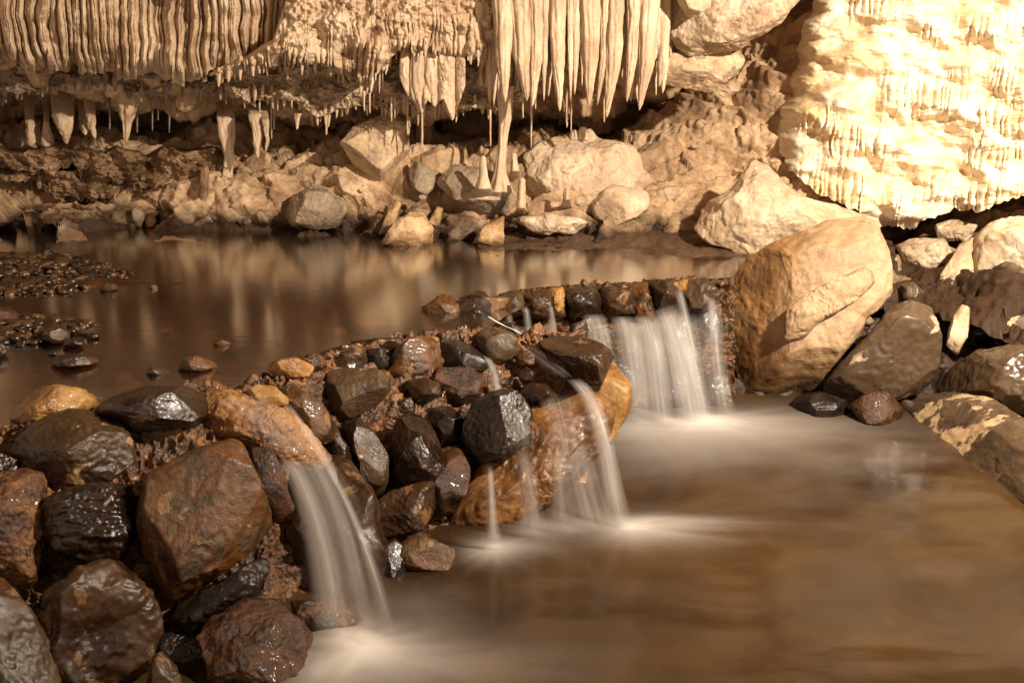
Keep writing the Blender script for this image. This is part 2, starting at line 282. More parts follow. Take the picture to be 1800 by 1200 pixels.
# ================================================================== SETTING
def keyed(keys, u, extra=None):
    """keys: [(u, [(v,Y), ...])] -> function giving control points at u"""
    K = np.array([k[0] for k in keys], float); A = np.array([k[1] for k in keys], float)   # nk, np, 2
    out = np.empty((len(u), A.shape[1], 2))
    for p in range(A.shape[1]):
        for q in range(2): out[:, p, q] = np.interp(u, K, A[:, p, q])
    return out
def smooth_cols(a, k):
    ker = np.hanning(k+2)[1:-1]; ker /= ker.sum(); pad = k//2
    b = np.concatenate([np.repeat(a[:1], pad, 0), a, np.repeat(a[-1:], pad, 0)], 0)
    return np.stack([np.apply_along_axis(lambda x: np.convolve(x, ker, 'valid'), 0, b[:, i]) for i in range(a.shape[1])], 1)
def sheet(name, keys, u0, u1, nu, counts, mat, disp, smoothk=21, proud=None):
    u = np.linspace(u0, u1, nu); cp = smooth_cols(keyed(keys, u), smoothk)
    pts = P(u[:, None], cp[..., 0], cp[..., 1])               # nu, np, 3
    rows = []
    for i, c in enumerate(counts):
        t = np.linspace(0, 1, c, endpoint=(i == len(counts)-1))
        p0 = pts[:, max(i-1, 0)]; p1 = pts[:, i]; p2 = pts[:, i+1]; p3 = pts[:, min(i+2, pts.shape[1]-1)]
        for s in t:                                              # Catmull-Rom, tension softened
            a = .35
            m1 = (p2-p0)*a; m2 = (p3-p1)*a
            rows.append((2*s**3-3*s**2+1)*p1+(s**3-2*s**2+s)*m1+(-2*s**3+3*s**2)*p2+(s**3-s**2)*m2)
    V = np.stack(rows, 0)                                        # nr, nu, 3
    gr = np.gradient(V, axis=0); gc = np.gradient(V, axis=1); n = np.cross(gc, gr); n /= np.linalg.norm(n, axis=-1)[..., None]+1e-9
    tocam = CAM-V; n = np.where(((n*tocam).sum(-1) < 0)[..., None], -n, n)
    V = V+n*disp(V)[..., None]
    me = make_mesh(name, V, grid_faces(V.shape[0], V.shape[1])); o = link(name, me, mat); return o
BACK = [
 (-900, [(480, 4.9), (450, 5.0), (390, 5.1), (330, 5.3), (275, 5.6), (225, 6.2), (190, 5.8), (150, 5.0), (50, 4.9), (-120, 4.7), (-700, 4.2)]),
 (0,    [(430, 6.0), (402, 6.15), (350, 6.3), (300, 6.45), (262, 6.7), (205, 7.5), (175, 7.0), (140, 6.1), (60, 6.1), (-80, 6.0), (-700, 5.2)]),
 (300,  [(430, 6.0), (400, 6.15), (350, 6.3), (300, 6.5), (255, 6.8), (205, 7.7), (172, 7.0), (150, 6.1), (60, 6.1), (-80, 6.0), (-700, 5.2)]),
 (500,  [(432, 5.9), (403, 6.05), (360, 6.15), (310, 6.35), (260, 6.6), (228, 7.2), (210, 6.9), (190, 6.2), (100, 6.0), (-80, 6.0), (-700, 5.2)]),
 (700,  [(455, 5.6), (422, 5.75), (370, 5.9), (310, 6.1), (250, 6.6), (215, 7.5), (196, 7.0), (185, 6.3), (90, 6.1), (-80, 6.0), (-700, 5.2)]),
 (900,  [(455, 5.6), (420, 5.75), (380, 5.85), (320, 6.0), (255, 6.5), (222, 7.6), (200, 7.2), (190, 6.5), (90, 6.2), (-80, 6.1), (-700, 5.2)]),
 (1050, [(455, 5.6), (415, 5.75), (390, 5.9), (340, 6.05), (260, 6.6), (230, 7.5), (205, 7.3), (175, 6.7), (60, 6.4), (-80, 6.2), (-700, 5.2)]),
 (1180, [(460, 5.5), (425, 5.65), (390, 5.8), (320, 6.1), (250, 6.5), (200, 7.0), (168, 7.2), (135, 6.8), (40, 6.7), (-100, 6.3), (-700, 5.3)]),
 (1300, [(480, 5.1), (445, 5.3), (410, 5.5), (330, 5.95), (250, 6.15), (180, 6.35), (125, 6.6), (60, 7.5), (0, 7.7), (-100, 7.2), (-700, 5.4)]),
 (1420, [(500, 5.0), (465, 5.15), (420, 5.4), (330, 5.75), (250, 5.9), (150, 6.05), (75, 6.3), (20, 7.5), (-60, 7.8), (-150, 7.2), (-700, 5.4)]),
 (1600, [(560, 4.7), (500, 4.95), (440, 5.25), (400, 5.6), (330, 6.0), (250, 6.4), (150, 6.6), (80, 6.6), (0, 6.5), (-150, 6.0), (-700, 4.9)]),
 (1800, [(620, 4.2), (540, 4.5), (460, 4.9), (400, 5.25), (330, 5.8), (250, 6.1), (150, 6.1), (80, 6.0), (0, 5.9), (-150, 5.5), (-700, 4.5)]),
 (2700, [(900, 3.0), (760, 3.2), (600, 3.5), (450, 3.8), (330, 4.2), (250, 4.3), (150, 4.3), (80, 4.2), (0, 4.1), (-150, 3.9), (-700, 3.4)])]
_bk_u = np.array([k[0] for k in BACK], float); _bk = np.array([k[1] for k in BACK], float)
def backY(u, v):
    c = np.array([[np.interp(u, _bk_u, _bk[:, p, q]) for q in range(2)] for p in range(_bk.shape[1])])
    o = np.argsort(c[:, 0]); return float(np.interp(v, c[o, 0], c[o, 1]))
def back_disp(V):
    q = V*np.array([1, 1, 1.3]); wq = q+.06*fbm(q*3, 3)[..., None]
    sm = 1-.6*np.clip((V[..., 0]-.5)*2, 0, 1); d = .10*fbm(q*1.4+3, 3)+sm*.14*shards(wq*np.array([2.0, 2.0, 3.4]))+sm*.06*shards(wq*np.array([5, 5, 8.0])+7)+.012*fbm(q*14, 4, ridge=True)
    st = V[..., 2]*9+V[..., 0]*1.2+.9*fbm(q*1.5+5, 3); fr = st % 1.0; d = d+.05*(np.where(fr < .8, fr/.8, (1-fr)/.2)-.5)*np.clip(.5+perlin(q*1.2+8)*1.8, 0, 1.2)
    w1, w2 = worley(V*np.array([8, 8, 10])+fbm(V*5, 2)[..., None]*.5); m = np.clip((V[..., 0]-.9)*2, .05, 1)
    return d+.02*np.clip((w2-w1)*1.6, 0, 1)*m
sheet("cave_wall", BACK, -900, 2300, 900, [14, 50, 50, 44, 44, 40, 44, 44, 30, 40], M['cave'], back_disp)["kind"] = "structure"
# roof, far overhead, continuing the wall forward over the visitor
xs = np.linspace(-6, 6, 160); ys = np.linspace(-5, 6.5, 160); X, Y = np.meshgrid(xs, ys)
Z = 4.2+.5*fbm(np.stack([X*.5, Y*.5, 0*X], -1), 4)-.25*np.clip((Y-3)/3, 0, 1)
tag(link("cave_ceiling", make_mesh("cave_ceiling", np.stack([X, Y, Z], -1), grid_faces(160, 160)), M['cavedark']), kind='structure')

# ---- right bank under the boulders (lower pool side)
RB = [(1270, [(800, 4.1), (725, 4.32), (600, 4.75), (500, 5.0), (440, 5.3)]), (1400, [(800, 4.05), (735, 4.3), (640, 4.6), (520, 4.95), (440, 5.3)]),
      (1500, [(820, 3.95), (745, 4.25), (650, 4.5), (540, 4.85), (430, 5.3)]), (1650, [(880, 3.6), (810, 3.9), (690, 4.3), (560, 4.75), (430, 5.3)]),
      (1800, [(960, 3.2), (880, 3.5), (740, 4.0), (580, 4.5), (430, 5.1)]), (2400, [(1300, 2.1), (1100, 2.4), (850, 3.0), (600, 3.6), (400, 4.3)])]
_rb_u = np.array([k[0] for k in RB], float); _rb = np.array([k[1] for k in RB], float)
def rightY(u, v):
    c = np.array([[np.interp(u, _rb_u, _rb[:, p, q]) for q in range(2)] for p in range(5)]); o = np.argsort(c[:, 0]); return float(np.interp(v, c[o, 0], c[o, 1]))
def rub_disp(V):
    w1, w2 = worley(V*9+fbm(V*5, 2)[..., None]*.4); return .06*np.clip((w2-w1)*1.5, 0, 1)+.03*fbm(V*12, 3)-.06
M['bank'] = rockmat('rubble_bank', [(.16, .10, .055), (.32, .21, .12), (.46, .33, .2)], 6, (.4, .7), grain=.35, gscale=60, bump=.7, bdist=.015, cells=(24, .6), tide=(-.10, .16, (.045, .025, .014)), spec=.4)
tag(sheet("rocky_bank", RB, 1270, 2400, 320, [30, 60, 60, 60], M['bank'], rub_disp), kind='structure')
# ---- pools
def slab(name, x0, x1, y0, y1, n, z, mat):
    X, Y = np.meshgrid(np.linspace(x0, x1, n), np.linspace(y0, y1, n)); return X, Y
def near_keys():
    return [(-500, (880, 2.3), (1500, 1.75)), (0, (765, 2.62), (1235, 2.13)), (200, (735, 2.74), (1230, 2.16)), (400, (695, 2.92), (1190, 2.27)), (520, (665, 3.05), (1120, 2.42)),
            (620, (622, 3.42), (1060, 2.62)), (700, (604, 3.56), (1010, 2.78)), (830, (592, 3.66), (965, 2.95)), (950, (598, 3.66), (905, 3.20)), (1040, (612, 3.62), (820, 3.62)), (1085, (650, 3.8), (780, 3.82))]
NK = near_keys(); _nu = np.array([k[0] for k in NK], float); _nc = np.array([k[1] for k in NK]); _nb = np.array([k[2] for k in NK])
def nearCB(u): return [float(np.interp(u, _nu, a[:, i])) for a in (_nc, _nb) for i in (0, 1)]
def nearY(u, v):
    vc, yc, vb, yb = nearCB(u); t = (v-vc)/(vb-vc); return yc+(yb-yc)*min(max(t, -.1), 1.1)
FK = [(700, (538, 4.05), (760, 3.95)), (850, (530, 4.22), (750, 4.05)), (1000, (515, 4.40), (745, 4.17)), (1150, (506, 4.55), (735, 4.24)), (1300, (498, 4.68), (725, 4.30))]
_fu = np.array([k[0] for k in FK], float); _fc = np.array([k[1] for k in FK]); _fb = np.array([k[2] for k in FK])
def farY(u, v):
    vc, yc, vb, yb = [float(np.interp(u, _fu, a[:, i])) for a in (_fc, _fb) for i in (0, 1)]
    t = min(max((v-vc)/(vb-vc), 0), 1); return yc+(yb-yc)*t
def core(name, U, crest, base, mat, disp, endclose=False):
    """bank of grit behind the stones: upstream toe, crest, face, downstream toe"""
    n = len(U); rows = []
    pc = P(U, crest[:, 0], crest[:, 1]); pb = P(U, base[:, 0], base[:, 1]); pc[:, 2] = np.minimum(pc[:, 2], .03)+(.045 if U[0] < 0 else .045*np.clip((U-850)/60, -1, 1))
    up = pc+np.array([0, .34, 0]); up[:, 2] = -.14; u2 = pc+np.array([0, .10, -.005]); dn = pb+np.array([0, -.06, -.25])
    if endclose:
        k = np.clip((U-U[-1]+40)/40, 0, 1)[:, None]**2
        for a in (pc, pb, dn): a += k*np.array([0, .25, 0])
    seq = [up, u2, pc, pb, dn]; cnt = [20, 16, 170, 24]
    for i, c in enumerate(cnt):
        for s in np.linspace(0, 1, c, endpoint=(i == 3)): rows.append(seq[i]*(1-s)+seq[i+1]*s)
    V = np.stack(rows, 0); gr = np.gradient(V, axis=0); gc = np.gradient(V, axis=1); nn = np.cross(gc, gr); nn /= np.linalg.norm(nn, axis=-1)[..., None]+1e-9
    nn = np.where((nn[..., 1] > 0)[..., None] & (np.abs(nn[..., 1:2]) > .3), -nn, nn); nn = np.where((nn[..., 2:3] < -.3), -nn, nn)
    V = V+nn*(disp(V)-(.09*np.clip((-.14-V[..., 2])/.08, 0, 1) if U[0] < 0 else 0))[..., None]*(np.clip((U[-1]-U)/110, 0, 1)[None, :, None]**.7 if U[0] < 0 else 1)
    return link(name, make_mesh(name, V, grid_faces(V.shape[0], n)), mat)
def crust_disp(V):
    w1, w2 = worley(V*13+fbm(V*7, 2)[..., None]*.5); w3, _ = worley(V*45); w5, _ = worley(V*120)
    return .035*np.clip((w2-w1)*1.4, 0, 1)+.035*fbm(V*9, 3)+.02*fbm(V*28, 4, ridge=True)-.004*w3-.05
U = np.linspace(-500, 1038, 900)
o = core("grit_bank", U, np.stack([np.interp(U, _nu, _nc[:, i]) for i in (0, 1)], 1), np.stack([np.interp(U, _nu, _nb[:, i]) for i in (0, 1)], 1), M['crust'], crust_disp, True)
tag(o, "golden brown gritty bank cementing the stones of the near dam", "mortar bank")
U = np.linspace(720, 1300, 360)
o = core("grit_bank", U, np.stack([np.interp(U, _fu, _fc[:, i]) for i in (0, 1)], 1), np.stack([np.interp(U, _fu, _fb[:, i]) for i in (0, 1)], 1), M['rust'], crust_disp)
tag(o, "dark rusty bank behind the wide far waterfall", "mortar bank")

# upper pool: one sheet of water ending at the dam crests
crest_near = P(_nu, _nc[:, 0], _nc[:, 1]); crest_far = P(_fu, _fc[:, 0], _fc[:, 1])
cx = np.concatenate([crest_near[:-2, 0], [0.0]]); 
line = [(-4.5, 1.3)]+[(p[0], p[1]+.05) for p in crest_near[:8]]+[(-.10, 3.75), (-.02, 4.0)]+[(p[0], p[1]+.06) for p in crest_far[2:]]+[(1.02, 4.72)]
line = np.array(line); order = np.argsort(line[:, 0]); line = line[order]
nx, ny = 420, 260
X = np.linspace(-4.5, 1.30, nx); y0 = np.interp(X, line[:, 0], line[:, 1]); T = np.linspace(0, 1, ny)[:, None]
Yg = y0[None]*(1-T)+7.2*T; Xg = np.repeat(X[None], ny, 0)
Zg = 0*Xg+0*T
tag(link("upper_pool_water", make_mesh("upper_pool_water", np.stack([Xg, Yg, Zg], -1), grid_faces(ny, nx)), M['upwater']), kind='structure')
Bd = -.11-.05*np.clip((Yg-y0[None])/2, 0, 1)-.05*np.clip(Yg-4.6, 0, 2)
bp3 = np.stack([Xg, Yg, 0*Xg], -1); w1, w2 = worley(bp3*8); w3, _ = worley(bp3*22)
bar = np.exp(-(((Xg+1.9)/.9)**2+((Yg-4.6)/.33)**2))*.18+np.exp(-(((Xg+2.0)/.62)**2+((Yg-3.75)/.22)**2))*.17
Bd = Bd+.02*fbm(bp3*3, 3)+.012*np.clip((w2-w1)*2, 0, 1)-.012*w3+bar
tag(link("stream_bed", make_mesh("stream_bed", np.stack([Xg, Yg, Bd], -1), grid_faces(ny, nx)), M['bed']), kind='structure')
# lower pool
nx, ny = 560, 460
X = np.linspace(-2.6, 3.6, nx); Yv = np.linspace(.6, 5.0, ny); Xg, Yg = np.meshgrid(X, Yv)
pp = np.stack([Xg, Yg, 0*Xg], -1)
Zg = LOW+.006*fbm(pp*np.array([2, 4, 1]), 2)
foam = np.zeros_like(Xg)
def blob(u, v, ru, rv, a, power=1.0, vx=0):
    global foam, Zg
    c = PZ(u, v, LOW); dxp = PZ(u+ru, v, LOW)-c; dyp = PZ(u, v+rv, LOW)-c
    ex = (Xg-c[0])/abs(dxp[0]); ey = (Yg-c[1])/abs(dyp[1])
    ex = np.where(ex > 0, ex/(1+vx), ex)
    r = ex**2+ey**2; ang = np.arctan2(ey, ex)
    st = 1+.35*perlin(np.stack([np.cos(ang)*3.5, np.sin(ang)*3.5, np.sqrt(r)*.6+u], -1))
    f = a*np.exp(-(r*st)**power*1.1); foam = 1-(1-foam)*(1-np.clip(f, 0, .98)); Zg = Zg+.018*f
for b in [(1225, 745, 85, 22, .85, .8, .6), (1120, 755, 90, 30, .5, .7, 0), (1260, 758, 130, 34, .38, .8, .8), (1210, 795, 150, 40, .17, .9, .5),
          (1105, 932, 52, 22, .8, .8, 1.2), (1140, 918, 60, 10, .3, 1, 1.6), (1010, 925, 45, 16, .35, .8, 0), (945, 930, 45, 20, .35, .8, 0), (862, 968, 38, 20, .75, .8, .2), (900, 962, 60, 16, .25, .8, .3),
          (640, 1150, 75, 50, .8, .8, .5), (600, 1130, 60, 40, .7, .8, .2), (560, 1190, 60, 45, .6, .8, .2), (690, 1170, 110, 50, .35, .8, 1), (720, 1060, 70, 30, .12, .9, .6)]:
    blob(*b)
fl = fbm(np.stack([Xg*1.2+Yg*.9, Yg*4.5-Xg*1.5, 0*Xg], -1), 4)
veil = np.exp(-(((Xg-1.0)/1.6)**2+((Yg-3.7)/.7)**2)); foam = np.clip(foam+.03*veil*np.clip(.5+fl*1.5, 0, 1.6)+.012*np.clip(fl, 0, 1), 0, .97)
me = make_mesh("lower_pool_water", np.stack([Xg, Yg, Zg], -1), grid_faces(ny, nx)); attr(me, 'foam', foam)
tag(link("lower_pool_water", me, M['lowwater']), kind='structure')
w1, w2 = worley(pp*3.5); Z2 = LOW-.20+.07*np.clip((w2-w1)*1.5, 0, 1)+.03*fbm(pp*3, 3)
tag(link("pool_floor", make_mesh("pool_floor", np.stack([Xg, Yg, Z2], -1)[::2, ::2], grid_faces(ny//2, nx//2)), M['bed']), kind='structure')
# mud bank at the back right of the upper pool
mk = [(840, [(452, 5.25), (432, 5.55), (425, 5.7), (400, 6.0)]), (960, [(455, 5.3), (440, 5.45), (415, 5.75), (395, 6.0)]), (1100, [(458, 5.25), (443, 5.4), (405, 5.8), (370, 6.1)]),
      (1230, [(470, 5.1), (456, 5.2), (400, 5.75), (360, 6.1)]), (1380, [(490, 4.9), (476, 5.0), (420, 5.5), (370, 5.9)])]
def mud_disp(V): return .02*fbm(V*5, 4)+.006*fbm(V*30, 2)
tag(sheet("mud_bank", mk, 840, 1380, 200, [16, 60, 40], M['mud'], mud_disp, 11), kind='structure')

# ================================================================== ROCKS
_ico = {}
def ico(level):
    if level not in _ico:
        import bmesh
        bm = bmesh.new(); bmesh.ops.create_icosphere(bm, subdivisions=level, radius=1.0)
        V = np.array([v.co[:] for v in bm.verts]); F = np.array([[v.index for v in f.verts] for f in bm.faces]); bm.free()
        V /= np.linalg.norm(V, axis=1)[:, None]; _ico[level] = (V, F)
    return _ico[level]
def radial(poly, n=360, sig=3.0):
    a = np.linspace(-math.pi, math.pi, n, endpoint=False); d = np.stack([np.cos(a), np.sin(a)], 1); R = np.zeros(n)
    m = len(poly)
    for i in range(m):
        p = poly[i]; e = poly[(i+1) % m]-p
        den = d[:, 0]*e[1]-d[:, 1]*e[0]; den = np.where(np.abs(den) < 1e-12, 1e-12, den)
        t = (p[0]*e[1]-p[1]*e[0])/den; s = (p[0]*d[:, 1]-p[1]*d[:, 0])/den
        ok = (t > 0) & (s >= -1e-6) & (s <= 1+1e-6); R = np.where(ok & (t > R), t, R)
    k = np.exp(-.5*(np.arange(-12, 13)/sig)**2); k /= k.sum()
    return a, np.convolve(np.concatenate([R[-12:], R, R[:12]]), k, 'valid')
SEED = [100]
def rock(name, label, poly, Y, mat, thick=.75, cuts=8, rough=.035, boxy=3.0, cat='rock', group=None, strata=None, seed=None, sig=3.0, level=None, planes=(), fine=.014, chips=18, stain=None, crk=None, grow=1.0, tilt=None, parent=None):
    SEED[0] += 1; rs = np.random.RandomState(seed or SEED[0])
    poly = np.array(poly, float); nxt = np.roll(poly, -1, 0); cr = poly[:, 0]*nxt[:, 1]-nxt[:, 0]*poly[:, 1]; A = cr.sum()/2
    c2 = ((poly+nxt)*cr[:, None]).sum(0)/(6*A)
    sizepx = math.sqrt(abs(A)); poly = c2+(poly-c2)*grow
    if callable(Y): Y = Y(c2[0], c2[1])
    d = ray(c2[0], c2[1]); C0 = P(c2[0], c2[1], Y); w = d/np.linalg.norm(d)
    r = np.cross(w, [0, 0, 1]); r /= np.linalg.norm(r); up = np.cross(r, w)
    pr = ray(poly[:, 0], poly[:, 1]); t = ((C0-CAM)@w)/(pr@w); q = CAM+pr*t[:, None]-C0
    pl = np.stack([q@r, q@up], 1); ang, R = radial(pl, sig=sig)
    size = math.sqrt(abs(A))*((C0-CAM)@w)/1800; D = size*.6*thick
    lev = level or (6 if sizepx > 75 else 5 if sizepx > 24 else 4)
    V, F = ico(lev)
    a, b, c = V[:, 0], V[:, 1], V[:, 2]; s = np.sqrt(a*a+b*b)+1e-9; phi = np.arctan2(b, a)
    Rp = np.interp(phi, ang, R, period=2*math.pi)
    k = 1/(s**boxy+np.abs(c)**boxy)**(1/boxy)
    Q = np.stack([a/s*Rp*s*k, b/s*Rp*s*k, c*D*k], 1)          # c>0 : away from the viewer
    S = np.array([size*.6, size*.6, D])
    for i in range(cuts):
        n = rs.normal(size=3); n[2] = -abs(n[2])*1.1-.25; n /= np.linalg.norm(n)
        qs = (Q/S)@n; off = rs.uniform(.60, .86)*qs.max()
        e = qs-off; e = np.where(e > 0, e, 0); Q -= (e[:, None]*n)*S*.93
    for i in range(chips):
        n = rs.normal(size=3); n[2] = -abs(n[2])*.8; n /= np.linalg.norm(n)
        qs = (Q/S)@n; off = rs.uniform(.86, .96)*qs.max()
        e = np.maximum(qs-off, 0); Q -= (e[:, None]*n)*S*.95
    for n, f in planes:
        n = np.array(n, float); n /= np.linalg.norm(n); qs = (Q/S)@n; e = np.maximum(qs-f*qs.max(), 0); Q -= (e[:, None]*n)*S*.95
    th = np.arctan2(Q[:, 1], Q[:, 0]); rr = np.hypot(Q[:, 0], Q[:, 1]); nb = 60; bi = ((th+math.pi)/(2*math.pi)*nb).astype(int) % nb
    mx = np.zeros(nb); np.maximum.at(mx, bi, rr); bc = -math.pi+(np.arange(nb)+.5)*2*math.pi/nb
    ratio = np.clip(np.interp(bc, ang, R, period=2*math.pi)/np.maximum(mx, 1e-6), .9, 1.5)
    fac = np.interp(th, bc, ratio, period=2*math.pi); Q[:, 0] *= fac; Q[:, 1] *= fac
    o3 = rs.uniform(-50, 50, 3)
    nrm = Q/S**2; nrm /= np.linalg.norm(nrm, axis=1)[:, None]
    f = rough*size*(1.1*fbm(Q/size*1.6+o3, 2)+.22*fbm(Q/size*5+o3, 4, ridge=True))+fine*min(size, .25)*fbm(Q/size*16+o3, 3)
    if crk is None: crk = .010 if mat in ('palerock', 'white', 'greyrock', 'flow', 'bigboulder', 'crustpale', 'paleshore') else .007
    if crk:
        w1, w2 = worley(Q/size*np.array([2.2, 3.2, 2.2])+o3+.35*fbm(Q/size*3+o3, 3)[:, None]); f = f-crk*size*np.exp(-(w2-w1)*18)*(.5+.5*(perlin(Q/size*2+o3+9) > -.1))
        w1, w2 = worley(Q/size*6+o3+.5*fbm(Q/size*5+o3, 3)[:, None]); f = f+crk*1.1*size*np.clip((w2-w1)*3, 0, 1)*np.clip(perlin(Q/size*1.5+o3)*3+.4, 0, 1)
    if strata:
        sd = np.array(strata[0], float); sd /= np.linalg.norm(sd); x = (Q@sd)/size*strata[1]+.5*fbm(Q/size*2+o3, 2)
        f = f+strata[2]*size*(np.abs((x % 1.0)-.5)*2*(.6+.5*perlin(np.stack([x*.9, 0*x, 0*x+o3[0]], -1))))
    Q = Q+nrm*f[:, None]
    if tilt:
        dd = tilt[0]*Q[:, 0]+tilt[1]*Q[:, 1]; dist = (C0-CAM)@w; kk = (dist+dd+Q[:, 2])/(dist+Q[:, 2])
        Q = np.stack([Q[:, 0]*kk, Q[:, 1]*kk, Q[:, 2]+dd], 1)
    Wd = Q[:, :1]*r+Q[:, 1:2]*up+Q[:, 2:]*w
    me = make_mesh(name, Wd, F); o = link(name, me, M[mat] if isinstance(mat, str) else mat)
    if stain: attr(me, 'stain', stain(Q[:, 0]/size, Q[:, 1]/size))
    o.location = [float(x) for x in C0]
    if parent is not None:
        o.parent = parent; o.location = [float(x-y) for x, y in zip(C0, parent.location)]; return o
    return tag(o, label, cat, group)
def nY(off=0.0): return lambda u, v: nearY(u, v)+off
def fY(off=0.0): return lambda u, v: farY(u, v)+off
def bY(off=0.0): return lambda u, v: backY(u, v)+off
def rY(off=0.0): return lambda u, v: rightY(u, v)+off
def wY(vb, z=0.0):                                            # stands in the water with its foot at row vb
    return lambda u, v: float(PZ(u, vb, z)[1])
